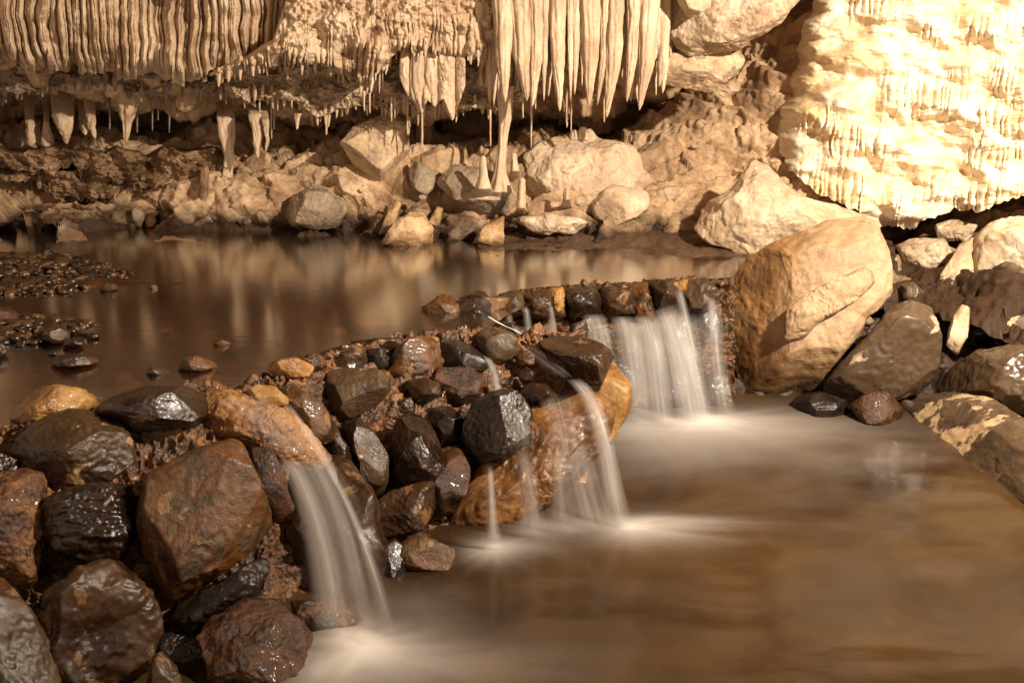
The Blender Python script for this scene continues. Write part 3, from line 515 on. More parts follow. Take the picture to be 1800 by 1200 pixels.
NEAR = [
 ("rock", "ochre yellow stone sitting in the water at the left end of the near dam", [(8, 731), (30, 702), (65, 688), (100, 675), (140, 678), (165, 695), (174, 714), (150, 728), (100, 742), (60, 748), (20, 742)], nY(.06), 'yellow', dict(thick=.9, cuts=5, rough=.06)),
 ("flat_rock", "flat dark brown wet slab capping the near dam beside the ochre stone", [(165, 727), (205, 700), (260, 686), (320, 685), (350, 700), (354, 728), (335, 748), (290, 753), (225, 754), (185, 744)], nY(.0), 'dark', dict(thick=1.3, cuts=2, rough=.02, boxy=3)),
 ("boulder", "mottled grey green boulder under the flat slab and the ochre stone", [(10, 800), (50, 755), (85, 730), (125, 720), (165, 726), (200, 740), (228, 768), (236, 800), (225, 822), (190, 842), (150, 850), (100, 852), (60, 838), (30, 820)], nY(-.02), 'mottle', dict(thick=.8, cuts=7, planes=[((.5, -.2, -1), .75)])),
 ("rock", "smooth dark stone cut off by the left photo edge below the mottled boulder", [(-60, 790), (10, 803), (38, 820), (42, 862), (20, 888), (-60, 895)], nY(.0), 'dark', dict(thick=.7)),
 ("boulder", "dark brown boulder with wavy ridges glistening left of the rusty slab", [(63, 925), (80, 880), (120, 862), (180, 850), (225, 852), (243, 880), (244, 925), (225, 960), (198, 990), (150, 992), (105, 968), (80, 948)], nY(-.03), 'dark', dict(thick=.9, cuts=4, strata=((.25, 1, .3), 9, .035), boxy=2.3)),
 ("boulder", "large tilted slab with rust and grey stains in the left foreground", [(243, 840), (300, 815), (350, 790), (400, 773), (428, 785), (450, 835), (470, 890), (476, 925), (440, 962), (395, 1002), (350, 1037), (300, 1052), (275, 1030), (262, 990), (250, 930)], nY(-.05), 'rust', dict(thick=.7, cuts=2, rough=.025, boxy=4.2, sig=2, planes=[((-.25, .15, -1), .72), ((.9, -.6, -.5), .8), ((-.9, -.3, -.5), .8)])),
 ("boulder", "big dark hollowed boulder at the bottom left with a pale worn dish", [(70, 1110), (78, 1045), (120, 1008), (170, 985), (220, 990), (258, 1045), (272, 1110), (264, 1170), (235, 1215), (170, 1245), (120, 1225), (80, 1180)], nY(-.04), 'brown', dict(thick=.9, cuts=4, rough=.09, boxy=2.3)),
 ("boulder", "grey wet boulder cropped by the bottom left corner", [(-60, 1040), (10, 1060), (50, 1085), (80, 1135), (108, 1220), (60, 1300), (-60, 1300)], nY(-.10), 'olive', dict(thick=.7, cuts=5)),
 ("rock", "small rusty stone above the corner boulder at the left photo edge", [(-30, 1010), (5, 1020), (40, 1058), (45, 1085), (0, 1075), (-40, 1060)], nY(-.0), 'rust', {}),
 ("rock", "black glossy wedge stone directly under the large tilted slab", [(290, 1085), (320, 1058), (380, 1030), (430, 995), (456, 988), (463, 1010), (440, 1048), (400, 1080), (350, 1110), (305, 1106)], nY(.0), 'black', dict(thick=1.0, cuts=6, strata=((.3, 1, 0), 6, .03))),
 ("boulder", "red rusty wet boulder at the bottom beside the nearest waterfall", [(350, 1130), (380, 1092), (430, 1068), (482, 1062), (522, 1105), (545, 1165), (525, 1215), (440, 1235), (378, 1200)], nY(-.03), 'red', dict(thick=.9, cuts=7, rough=.09)),
 ("rock", "pale brown stone poking up at the bottom edge left of the red boulder", [(258, 1225), (270, 1162), (288, 1148), (308, 1175), (320, 1225), (290, 1250)], nY(-.06), 'olive', {}),
 ("rock", "shadowed dark stone beneath the black wedge stone", [(270, 1120), (310, 1100), (365, 1110), (375, 1160), (330, 1190), (280, 1170)], nY(.06), 'black', {}),
 ("rock", "thin orange lens shaped stone at the top of the golden outcrop", [(437, 686), (455, 678), (482, 681), (502, 698), (502, 709), (480, 713), (452, 706)], nY(-.06), 'yellow', dict(thick=.8, cuts=1, rough=.02)),
 ("rock", "rusty ridge rock running down beside the golden outcrop", [(488, 688), (520, 684), (560, 708), (580, 738), (584, 768), (562, 775), (530, 758), (505, 722)], nY(-.04), 'rust', dict(thick=.9)),
 ("outcrop", "golden rounded outcrop under the film of the nearest waterfall", [(335, 712), (350, 690), (395, 682), (440, 686), (500, 712), (545, 752), (585, 800), (590, 835), (520, 836), (470, 820), (440, 790), (395, 776), (350, 762)], nY(.02), 'gold', dict(thick=.62, cuts=1, rough=.06, boxy=2.2, fine=.02, level=7)),
 ("rock", "ochre round stone at the left end of the small top row of stones", [(474, 650), (485, 634), (520, 630), (548, 644), (538, 660), (490, 662)], nY(.0), 'yellow', dict(thick=1.1)),
 ("rock", "small gritty stone between the ochre round stone and brown stone", [(532, 630), (550, 622), (566, 628), (566, 645), (552, 654), (540, 650)], nY(.0), 'rust', {}),
 ("rock", "long flat brown stone along the water in the top row", [(560, 622), (600, 610), (637, 610), (650, 626), (642, 638), (600, 636), (568, 634)], nY(.05), 'brown', dict(thick=1.1)),
 ("rock", "small purplish brown block below the long flat top row stone", [(572, 634), (610, 628), (635, 636), (634, 656), (590, 658)], nY(-.01), 'dark', {}),
 ("boulder", "smooth grey brown stone jutting from the middle of the near dam", [(578, 664), (592, 654), (655, 653), (676, 664), (682, 684), (665, 702), (640, 718), (606, 736), (588, 736), (580, 702)], nY(-.08), 'olive', dict(thick=1.1, cuts=4, rough=.025, boxy=3.2, planes=[((-.1, 1, -.7), .62), ((.3, -.6, -1), .7)])),
 ("rock", "brown wedge stone at the waterline of the dam crest", [(615, 602), (660, 596), (700, 594), (706, 604), (690, 618), (655, 618)], nY(.04), 'brown', dict(thick=1.1)),
 ("rock", "small dark pitted stone tucked under the crest wedge stone", [(645, 616), (675, 614), (682, 640), (670, 652), (652, 642)], nY(-.01), 'black', {}),
 ("rock", "layered brown crest rock with gold speckled faces", [(676, 655), (694, 640), (700, 615), (728, 596), (765, 597), (772, 640), (746, 660), (710, 670)], nY(-.02), 'rust', dict(thick=1.0, strata=((.1, 1, .1), 6, .03))),
 ("rock", "black flat wet rock on the crest between brown crest rock and first small fall", [(765, 642), (775, 604), (802, 600), (850, 624), (858, 646), (820, 652), (780, 650)], nY(-.01), 'black', dict(thick=1.1)),
 ("rock", "rounded olive stone at the crest left of the white twig", [(838, 590), (870, 578), (897, 588), (909, 615), (892, 632), (865, 634), (845, 614)], nY(-.02), 'olive', dict(thick=1.1, cuts=4)),
 ("rock", "small brown cobble with gold crust under the brown crest rock", [(724, 692), (714, 672), (745, 667), (767, 674), (772, 692), (756, 706), (730, 710)], nY(-.04), 'mottle', dict(thick=1.1)),
 ("rock", "rusty cobble under the black crest rock", [(758, 672), (775, 650), (820, 648), (847, 665), (842, 695), (806, 710), (780, 697)], nY(-.02), 'red', dict(thick=1.1)),
 ("rock", "black wet stone between the dark glossy block and brown domed stone", [(734, 735), (755, 721), (790, 719), (810, 735), (814, 765), (796, 787), (770, 787), (748, 760)], nY(.0), 'black', dict(thick=1.0)),
 ("rock", "upright stone with a sunlit tan face below the smooth grey brown stone", [(598, 742), (634, 734), (656, 758), (672, 784), (685, 800), (682, 842), (670, 870), (650, 872), (634, 850), (630, 812), (612, 780)], nY(-.05), 'olive', dict(thick=1.1, cuts=6, planes=[((.5, .3, -1), .6)])),
 ("rock", "dark leaning stone squeezed left of the upright tan faced stone", [(556, 740), (590, 744), (602, 775), (637, 812), (637, 848), (620, 842), (593, 812), (568, 782)], nY(-.02), 'brown', dict(thick=1.0)),
 ("boulder", "dark brown domed stone with wet highlights in the dam face centre", [(702, 742), (725, 732), (752, 748), (767, 780), (775, 816), (762, 842), (722, 864), (695, 857), (688, 812), (696, 775)], nY(-.06), 'dark', dict(thick=1.1, cuts=5)),
 ("rock", "grey brown layered stone low in the dam face above the black hollow", [(652, 897), (690, 868), (730, 853), (756, 850), (757, 892), (742, 922), (692, 945), (663, 937)], nY(-.02), 'brown', dict(thick=.9, strata=((.6, 1, 0), 7, .02))),
 ("rock", "reddish brown wet stone below the dark glossy block", [(762, 832), (783, 800), (806, 794), (822, 826), (818, 862), (802, 892), (775, 900), (760, 884)], nY(-.03), 'red', dict(thick=1.0)),
 ("boulder", "blocky dark glossy boulder with silvery sheen under the small falls", [(814, 745), (830, 705), (865, 690), (900, 684), (921, 700), (936, 730), (926, 775), (890, 802), (840, 818), (820, 787), (810, 765)], nY(-.13), 'black', dict(thick=1.0, cuts=3, rough=.04, boxy=3, planes=[((-.5, .1, -1), .62), ((.7, .3, -1), .72)])),
 ("rock", "small glistening stone right of the dark glossy block", [(913, 690), (930, 674), (960, 678), (977, 695), (957, 710), (936, 712)], nY(-.04), 'dark', dict(thick=1.1)),
 ("boulder", "long amber stained boulder at the foot of the near dam", [(758, 925), (785, 880), (830, 830), (875, 780), (915, 725), (965, 712), (1020, 690), (1070, 700), (1085, 745), (1062, 800), (1010, 850), (945, 888), (885, 935), (835, 968), (795, 975), (765, 957)], nY(-.01), 'amber', dict(thick=.55, cuts=3, rough=.045, boxy=2.2, fine=.02, level=7)),
 ("boulder", "golden boulder under the overhanging cap rock at the dam tip", [(1050, 662), (1080, 645), (1107, 682), (1102, 720), (1072, 775), (1055, 745), (1040, 705)], nY(.04), 'yellow', dict(thick=.9, cuts=3)),
 ("boulder", "flat topped brown cap rock overhanging the right tip of the near dam", [(948, 600), (985, 589), (1040, 599), (1075, 614), (1079, 628), (1066, 650), (1058, 680), (1036, 700), (1012, 668), (1000, 642), (962, 622)], nY(-.05), 'brown', dict(thick=1.1, cuts=2, boxy=3.2, planes=[((0, 1, -.55), .55)])),
 ("rock", "little rounded pebble set in the golden grit left of the cap rock", [(912, 655), (925, 647), (940, 655), (935, 668), (918, 670)], nY(-.07), 'dark', {}),
 ("rock", "gritty rusty rock at the waterline below the layered grey brown stone", [(700, 962), (740, 944), (790, 964), (795, 990), (768, 1009), (715, 1003)], nY(-.03), 'rust', dict(thick=1.0)),
 ("rock", "dark round stone at the waterline left of the gritty rusty rock", [(663, 962), (695, 950), (713, 975), (716, 1012), (690, 1024), (668, 1002)], nY(.0), 'black', {}),
 ("boulder", "dark boulder seen through the veil of the nearest waterfall", [(505, 835), (550, 812), (605, 822), (650, 880), (668, 960), (662, 1015), (620, 1055), (560, 1062), (515, 985)], nY(.02), 'brown', dict(thick=.8)),
 ("rock", "rust brown stone between the tilted slab and the nearest waterfall", [(435, 792), (480, 796), (500, 850), (515, 890), (482, 912), (466, 880)], nY(-.02), 'red', {}),
 ("rock", "rusty stone at the foot of the nearest waterfall", [(520, 1062), (600, 1058), (652, 1110), (610, 1150), (535, 1130)], nY(-.02), 'rust', {}),
 ("rock", "black stone in the hollow under the grey brown layered stone", [(610, 880), (650, 870), (668, 930), (655, 965), (620, 950)], nY(.05), 'black', {}),
 ("outcrop", "lumpy golden grit crust on the left edge above the hollowed boulder", [(-30, 850), (30, 845), (72, 870), (76, 930), (60, 990), (66, 1025), (20, 1010), (-30, 1000)], nY(-.01), 'crust', dict(thick=.6, cuts=0, rough=.14, boxy=2)),
 ("rock", "flat brown stone in the golden grit above the reddish brown stone", [(770, 790), (800, 784), (812, 800), (790, 812)], nY(.0), 'rust', {}),
 ("rock", "small gold crusted pebble between the domed stone and smooth jutting stone", [(700, 705), (722, 700), (728, 722), (712, 732), (696, 722)], nY(-.02), 'mottle', {}),
 ("rock", "tiny brown stone beside the overflow right of the olive crest stone", [(905, 625), (930, 618), (948, 630), (940, 644), (915, 642)], nY(-.04), 'rust', {}),
]
for name, label, poly, Y, mat, kw in NEAR: rock(name, label, poly, Y, mat, **{'grow': 1.19 if len(poly) < 11 else 1.05, **kw})
FAR = [
 ("low brown stone at the left tip of the far dam", [(748, 538), (780, 524), (810, 533), (804, 550), (765, 553)], 'rust'),
 ("water glazed dark stone second from the left tip of the far dam", [(806, 530), (850, 519), (870, 542), (862, 562), (815, 558)], 'dark'),
 ("olive stone in the far dam above the white twig", [(868, 522), (915, 516), (921, 548), (880, 556)], 'olive'),
 ("squarish brown stone in the far dam right of the olive stone", [(919, 520), (965, 514), (973, 552), (926, 554)], 'brown'),
 ("orange wedge in the far dam between two brown stones", [(966, 516), (990, 511), (996, 545), (974, 552)], 'yellow'),
 ("dark stone with glints at the middle of the far dam", [(990, 514), (1045, 508), (1055, 545), (1000, 552)], 'dark'),
 ("brown stone right of the middle of the far dam", [(1049, 512), (1105, 505), (1112, 545), (1064, 550)], 'brown'),
 ("orange wet stone in the far dam left of the strongest stream", [(1108, 506), (1140, 501), (1148, 550), (1118, 552)], 'rust'),
 ("purplish brown stone under the lip of the strongest stream", [(1140, 502), (1182, 497), (1194, 532), (1160, 550)], 'dark'),
 ("little orange stone at the top of the strongest stream", [(1178, 500), (1202, 497), (1206, 515), (1186, 520)], 'yellow'),
 ("grey square block at the right end of the far dam", [(1198, 500), (1242, 494), (1262, 520), (1246, 540), (1210, 545)], 'olive'),
]
rsf = np.random.RandomState(12)
for label, poly, mat in FAR:
    poly = [(x+rsf.uniform(-4, 4), y+rsf.uniform(-5, 2)+(rsf.uniform(0, 9) if y > 535 else 0)) for x, y in poly]
    rock("rock", label, poly, fY(-.05), mat, thick=1.3, cuts=4, grow=1.2, rough=.10, boxy=2.3, crk=.015, group="stones along the far dam")
for label, poly, mat in [("orange crusted lower stone left in the far dam face", [(930, 556), (975, 552), (985, 600), (940, 605)], 'rust'),
    ("grey lower stone behind the left curtain of the far fall", [(995, 556), (1040, 552), (1050, 610), (1000, 612)], 'olive'),
    ("rusty lower stone behind the middle of the far fall", [(1060, 556), (1130, 552), (1140, 600), (1070, 612)], 'rust'),
    ("dark lower stone under the purplish stone of the far dam", [(1150, 552), (1205, 545), (1215, 610), (1160, 620)], 'dark'),
    ("black wet stone below the grey square block", [(1210, 548), (1262, 540), (1275, 620), (1220, 625)], 'black'),
    ("dark round stone at the foot of the far fall centre", [(1060, 640), (1110, 630), (1135, 690), (1100, 735), (1060, 720)], 'dark'),
    ("dark stone at the foot of the strongest stream", [(1150, 640), (1205, 630), (1225, 700), (1190, 745), (1145, 730)], 'black'),
    ("brown stone at the foot of the far fall right end", [(1225, 640), (1275, 630), (1290, 700), (1270, 735), (1230, 730)], 'brown')]:
    rock("rock", label, poly, fY(.05), mat, thick=.7, group="stones along the far dam")
RIGHT = [
 ("boulder", "huge split limestone boulder right of the far waterfall, stained amber at its foot", [(1278, 505), (1318, 452), (1400, 410), (1450, 388), (1530, 377), (1552, 398), (1563, 450), (1566, 520), (1542, 546), (1522, 560), (1500, 600), (1470, 642), (1440, 682), (1400, 702), (1350, 722), (1305, 712), (1288, 640), (1272, 560)], 4.60, 'bigboulder', dict(stain=lambda a, b: np.clip(.5-(a+.10-.25*b)*3.5, 0, 1)*.95+np.clip((-b-.15)*3, 0, .8)*np.clip((.5-a)*3, 0, 1), level=7, fine=.014, crk=.004, chips=9, thick=.5, cuts=0, rough=.028, boxy=5.5, sig=1.2, planes=[((-.85, -.05, -.55), .60), ((.15, -.85, -.5), .72), ((.1, .95, -.4), .80), ((.75, .1, -.6), .82)])),
 ("flowstone_mound", "pale cone shaped mound behind the huge split boulder", [(1220, 405), (1238, 352), (1285, 325), (1322, 272), (1352, 288), (1400, 338), (1500, 368), (1560, 395), (1500, 440), (1420, 470), (1320, 462), (1270, 440), (1232, 430)], 5.35, 'flow', dict(level=7, thick=.5, cuts=5, rough=.06, boxy=3.2, crk=.007, fine=.016, sig=1.5, strata=((.25, 1, .2), 5, .008))),
 ("boulder", "smooth dark silt coated boulder with dry pale patches right of the split boulder", [(1432, 692), (1470, 642), (1520, 592), (1558, 541), (1600, 520), (1640, 543), (1660, 590), (1652, 650), (1620, 692), (1580, 702), (1500, 714)], rY(-.18), 'mudrock', dict(thick=.8, cuts=3, rough=.02, boxy=2.5)),
 ("boulder", "dark silt coated boulder half dry and pale at the right photo edge", [(1643, 692), (1670, 642), (1720, 613), (1790, 604), (1890, 620), (1890, 730), (1760, 725), (1690, 705)], rY(-.1), 'mudrock', dict(thick=.8, cuts=3, rough=.02)),
 ("flat_rock", "leaning pale slab left of the bright white boulder", [(1622, 540), (1648, 490), (1688, 422), (1716, 416), (1722, 470), (1708, 552), (1660, 552)], rY(-.02), 'palerock', dict(thick=.6, cuts=4, boxy=3)),
 ("boulder", "bright white boulder with a deep crack at the right photo edge", [(1698, 490), (1714, 420), (1740, 390), (1790, 381), (1900, 388), (1900, 550), (1760, 556), (1708, 535)], rY(-.08), 'white', dict(thick=.7, cuts=4, boxy=2.8)),
 ("rock", "slim upright pale wood like splinter of rock among the right boulders", [(1663, 605), (1672, 560), (1690, 533), (1706, 540), (1702, 592), (1682, 628)], rY(-.30), 'flow', dict(thick=.8, cuts=3)),
 ("rock", "low black wet stone at the pool edge under the split boulder", [(1376, 722), (1402, 695), (1440, 687), (1492, 702), (1494, 732), (1430, 742)], rY(-.1), 'black', dict(thick=.9)),
 ("rock", "dark red brown wet stone at the pool edge below the silt boulder", [(1488, 712), (1520, 690), (1560, 685), (1592, 720), (1574, 757), (1522, 755)], rY(-.12), 'red', dict(thick=.9)),
 ("boulder", "long brown slab with dry ochre top sloping into the pool at lower right", [(1553, 690), (1600, 697), (1680, 688), (1745, 702), (1850, 770), (1880, 960), (1800, 905), (1730, 855), (1650, 803), (1592, 760)], rY(-.12), 'mudslab', dict(tilt=(-1.2, .8), thick=.55, cuts=2, boxy=2.8, rough=.03)),
 ("rock", "small round stone above the silt boulder beside the split boulder", [(1580, 500), (1605, 495), (1628, 515), (1615, 535), (1588, 525)], rY(-.1), 'mudrock', {}),
 ("rock", "pale rubble block under the white flowstone near the split boulder", [(1570, 430), (1600, 418), (1660, 420), (1680, 450), (1640, 480), (1590, 470)], rY(-.05), 'crustpale', dict(thick=.7)),
 ("rock", "knobbly pale stone under the lip of the white flowstone", [(1640, 395), (1680, 385), (1720, 395), (1700, 425), (1650, 425)], rY(-.0), 'crustpale', {}),
 ("rock", "dark wet cobble behind the slim splinter of rock", [(1705, 560), (1735, 553), (1750, 585), (1730, 615), (1705, 605)], rY(-.12), 'black', {}),
 ("rock", "brown cobble between the white boulder and the half dry boulder", [(1745, 565), (1810, 550), (1830, 600), (1790, 615), (1750, 605)], rY(-.08), 'mudslab', {}),
 ("rock", "little tan pebble wedged between split boulder and silt boulder", [(1513, 562), (1530, 555), (1538, 566), (1528, 575), (1515, 573)], rY(-.2), 'palerock', {}),
 ("rock", "tiny pale pebble below the wedged tan pebble", [(1495, 590), (1508, 582), (1514, 592), (1502, 600)], rY(-.2), 'palerock', {}),
]
for name, label, poly, Y, mat, kw in RIGHT:
    o = rock(name, label, poly, Y, mat, **kw)
    if "huge split" in label and "foot" in label:
        rock("ledge", None, [(1378, 598), (1383, 545), (1420, 512), (1470, 488), (1520, 466), (1536, 476), (1538, 500), (1500, 532), (1450, 560), (1410, 600)], 4.37, 'bigboulder', thick=.30, cuts=3, boxy=4, sig=1.2, crk=.012, fine=.018, strata=((.45, 1, 0), 3.5, .03), stain=lambda a, b: np.clip(-(a+.45)*3, 0, .8), parent=o)
BACKR = [
 ("boulder", "large diamond shaped boulder leaning on the back slope", [(593, 250), (622, 222), (680, 200), (722, 212), (720, 262), (707, 302), (680, 332), (658, 329), (624, 300)], bY(-.42), 'palerock', dict(crk=.004, thick=.8, cuts=3, boxy=3.4, sig=2, planes=[((-.6, -.8, -.3), .6), ((.6, -.8, -.3), .7)])),
 ("rock", "long tilted block under the diamond shaped boulder", [(586, 305), (605, 308), (655, 345), (648, 364), (608, 352), (588, 330)], bY(-.06), 'palerock', dict(thick=1.0, boxy=3.4)),
 ("rock", "tapering stone right of the diamond shaped boulder", [(717, 302), (730, 278), (765, 303), (764, 330), (746, 352), (722, 336)], bY(-.1), 'greyrock', dict(boxy=3)),
 ("boulder", "smooth dark dome of rock at the waterline left of the leaning shard", [(496, 380), (513, 345), (555, 323), (600, 343), (612, 368), (592, 400), (530, 408)], bY(-.1), 'greyrock', dict(thick=.8, cuts=3)),
 ("boulder", "mottled grey slab under the short stalagmites", [(762, 320), (800, 288), (860, 298), (897, 345), (893, 378), (850, 374), (798, 352)], bY(-.1), 'greyrock', dict(thick=.8, boxy=3)),
 ("boulder", "broad smooth swirled flowstone boulder in the centre of the back shore", [(920, 272), (960, 250), (1000, 235), (1040, 222), (1062, 240), (1110, 258), (1142, 300), (1164, 320), (1142, 350), (1080, 352), (1040, 392), (990, 402), (935, 370)], bY(-.18), 'flow', dict(thick=.7, cuts=3, rough=.07, level=7, fine=.02, strata=((-.3, 1, .1), 4, .016))),
 ("rock", "rounded pale rock below right of the broad swirled boulder", [(1038, 352), (1075, 325), (1140, 335), (1144, 368), (1085, 398), (1045, 388)], bY(-.22), 'flow', dict(thick=.8)),
 ("rock", "crumbly ledge of rock at the foot of the broad swirled boulder", [(900, 384), (960, 372), (1040, 388), (1010, 412), (930, 408)], bY(-.2), 'crustpale', dict(rough=.1)),
 ("flat_rock", "leaning shard with its point in the water at the back shore", [(662, 418), (680, 375), (697, 348), (706, 356), (694, 400)], wY(418), 'paleshore', dict(thick=.7, boxy=3)),
 ("rock", "amber triangular rock standing in the water beside the leaning shard", [(668, 428), (690, 392), (720, 370), (745, 372), (766, 400), (762, 438), (700, 440)], wY(432), 'paleshore', dict(thick=.8, rough=.08)),
 ("rock", "small finger of rock behind the amber triangular rock", [(748, 398), (768, 362), (780, 366), (772, 395), (760, 410)], wY(415), 'paleshore', {}),
 ("rock", "amber pointed rock at the waterline under the mottled slab", [(826, 432), (850, 395), (888, 377), (884, 436)], wY(432), 'paleshore', dict(thick=.8)),
 ("rock", "dark rounded rock at the waterline between the amber rocks", [(775, 410), (800, 395), (835, 400), (835, 425), (785, 428)], wY(422), 'greyrock', {}),
 ("rock", "pale angular stone under the ledge of hanging straws", [(690, 275), (718, 272), (722, 292), (695, 294)], bY(-.1), 'palerock', {}),
 ("rock", "tan block above the mottled grey slab", [(745, 282), (775, 282), (780, 300), (755, 305)], bY(-.1), 'palerock', {}),
 ("rock", "knobbly rock at the foot of the muddy bank", [(1140, 340), (1175, 325), (1205, 330), (1190, 352), (1150, 356)], bY(-.1), 'crustpale', {}),
 ("rock", "little upright stone at the back left waterline", [(230, 365), (248, 362), (256, 380), (248, 402), (236, 398)], wY(402), 'greyrock', {}),
 ("rock", "rounded brown stone at the back left waterline right of the upright one", [(254, 378), (266, 374), (275, 388), (270, 402), (256, 400)], wY(402), 'rust', {}),
 ("rock", "wide brown stone at the back left waterline below the stalagmite", [(280, 375), (305, 368), (330, 376), (326, 400), (285, 400)], wY(401), 'rust', {}),
 ("rock", "dark wet stone under the small stalagmite", [(338, 378), (360, 368), (382, 376), (380, 402), (342, 404)], wY(404), 'rust', {}),
 ("rock", "dark block on the shore between stalagmite and dark dome", [(420, 372), (450, 362), (478, 372), (472, 400), (425, 402)], wY(404), 'greyrock', {}),
 ("rock", "rounded stone above the small dark shore block", [(440, 340), (470, 330), (492, 342), (480, 362), (448, 362)], bY(-.08), 'cave', {}),
 ("rock", "lump of rock under the fringe of stalactites left of centre", [(505, 300), (535, 285), (570, 295), (575, 318), (540, 330), (510, 322)], bY(-.08), 'cave', {}),
]
for name, label, poly, Y, mat, kw in BACKR:
    base = Y; Y2 = (lambda u, v, f=base: f(u, v)+.03)
    rock(name, label, poly, Y2, mat, **{'cuts': 9, 'boxy': 3.4, 'fine': .016, 'crk': .008, **kw})
# scattered rubble fragments on the back slope
k = 0
rs = np.random.RandomState(21)
for i in range(26):
    u = rs.uniform(400, 1400); v = rs.uniform(235, 400)
    if u > 1000 and v > 235+.2*(u-1000)+140: continue
    if 900 < u < 1160 and v > 230: continue
    s = rs.uniform(7, 22)*rs.uniform(.6, 1); n = rs.randint(5, 8); a0 = rs.uniform(0, 6); el = rs.uniform(.5, .9); ro = rs.uniform(-.8, .8)
    pts = []
    for j in range(n):
        a = -(a0+j*2*math.pi/n)+rs.uniform(-.25, .25); x, y = s*math.cos(a)*rs.uniform(.8, 1.1), s*el*math.sin(a)*rs.uniform(.8, 1.1)
        pts.append((u+x*math.cos(ro)-y*math.sin(ro), v+x*math.sin(ro)+y*math.cos(ro)))
    rock("rubble_stone", "small tan fragment lying among the rubble on the back slope", pts, bY(-.07), rs.choice(['cave', 'palerock', 'crustpale', 'greyrock'], p=[.5, .2, .2, .1]), thick=1.0, cuts=6, boxy=2.6, cat='stone', group='rubble on the back slope', level=4)
# stones in the upper pool
POOL = [
 ("low rounded brown stone breaking the surface of the upper pool in the middle", [(310, 648), (325, 630), (347, 624), (370, 632), (384, 645), (350, 656)], 650, 'rust'),
 ("flat brown stone awash in the upper pool left of the rounded one", [(82, 640), (100, 624), (140, 621), (172, 628), (174, 640), (120, 648)], 643, 'brown'),
 ("small reddish stone in the upper pool above the rounded one", [(370, 604), (385, 597), (400, 598), (408, 605), (390, 609)], 606, 'rust'),
 ("tiny shard poking from the upper pool beside the rounded stone", [(255, 657), (266, 643), (280, 650), (296, 655), (275, 662)], 657, 'olive'),
 ("brown dome stone on the left gravel spit", [(72, 596), (80, 575), (105, 571), (125, 582), (122, 600), (95, 604)], 602, 'brown'),
 ("glossy black cobble in front of the left gravel spit", [(108, 610), (120, 594), (142, 591), (148, 604), (135, 612)], 611, 'black'),
 ("large orange brown stone at the left edge of the gravel spit", [(-30, 560), (-5, 535), (15, 538), (40, 556), (38, 568), (-20, 575)], 570, 'rust'),
 ("rounded brown stone beside the orange brown one", [(30, 565), (42, 549), (55, 550), (58, 562), (45, 568)], 567, 'brown'),
 ("dark stone at the left photo edge in front of the spit", [(-25, 625), (-10, 602), (8, 604), (14, 618), (8, 630)], 628, 'dark'),
 ("small cobble right of the gravel spit", [(150, 592), (160, 584), (174, 587), (175, 595), (160, 597)], 595, 'dark'),
 ("small pointed rock on the far gravel bar", [(72, 452), (80, 436), (88, 434), (97, 448), (96, 456), (78, 457)], 456, 'brown'),
 ("greenish stone on the front of the far gravel bar", [(25, 508), (35, 494), (50, 495), (52, 507), (38, 511)], 509, 'olive'),
 ("pale brown stone at the tip of the far gravel bar", [(172, 510), (185, 497), (205, 498), (208, 509), (190, 513)], 511, 'olive'),
 ("flat tan stone just past the far gravel bar", [(262, 505), (270, 499), (277, 502), (277, 508), (266, 509)], 507, 'rust'),
 ("dark flat stone with ripples beyond the spit", [(80, 622), (95, 614), (100, 617), (98, 624), (86, 625)], 624, 'black'),
]
for label, poly, vb, mat in POOL: rock("rock", label, poly, wY(vb), mat, thick=1.1, cuts=4, group="stones in the upper pool")
# submerged cobbles, just visible through the water
rs = np.random.RandomState(5)
for i in range(70):
    v = rs.uniform(560, 690); u = rs.uniform(-40, 760-(v-560)*2.6+200)
    p = PZ(u, v, -.06); s = rs.uniform(.02, .05)
    V, F = ico(3); o3 = rs.uniform(-9, 9, 3)
    Q = V*np.array([s, s*rs.uniform(.6, 1), s*.5])*(1+.3*fbm(V*1.3+o3, 2))[:, None]
    o = link("rock", make_mesh("rock", Q, F), M[rs.choice(['rust', 'olive', 'yellow', 'brown'])]); o.location = [float(p[0]), float(p[1]), -.085]
    tag(o, "blurred cobble under the shallow brown water of the upper pool", "stone", "sunken cobbles of the upper pool")
# gravel: countless pebbles on the bars -> one mesh
def pebbles(name, n, fn, mat, label, rs):
    V, F = ico(2); VV = []; FF = []
    for i in range(n):
        x, y, z, s = fn(rs); sc = s*rs.uniform(.6, 1.3, 3)*np.array([1, 1, .55]); a = rs.uniform(0, 6.28)
        Q = V*sc*(1+.35*perlin(V*1.2+rs.uniform(-50, 50, 3)))[:, None]
        Q = np.stack([Q[:, 0]*math.cos(a)-Q[:, 1]*math.sin(a), Q[:, 0]*math.sin(a)+Q[:, 1]*math.cos(a), Q[:, 2]+Q[:, 0]*rs.uniform(-.3, .3)], 1)+np.array([x, y, z])
        FF.append(F+len(V)*i); VV.append(Q)
    o = link(name, make_mesh(name, np.concatenate(VV), np.concatenate(FF)), mat); tag(o, label, "gravel", kind="stuff"); return o
def barfn(rs):
    while True:
        u = rs.uniform(-150, 240); v = rs.uniform(447, 518)
        hw = 1-max(0, (u-80)/160)**1.5
        if abs(v-483) < 36*hw: break
    p = PZ(u, v, 0); h = max(0, 1-abs(v-483)/38/max(hw, .1)); return p[0], p[1], .0+.055*h*hw, rs.uniform(.010, .032)
def spitfn(rs):
    while True:
        u = rs.uniform(-150, 170); v = rs.uniform(552, 612)
        hw = 1-max(0, (u-20)/150)**1.3
        if abs(v-582) < 28*hw: break
    p = PZ(u, v, 0); return p[0], p[1], .0+.03*(1-abs(v-582)/30), rs.uniform(.008, .028)
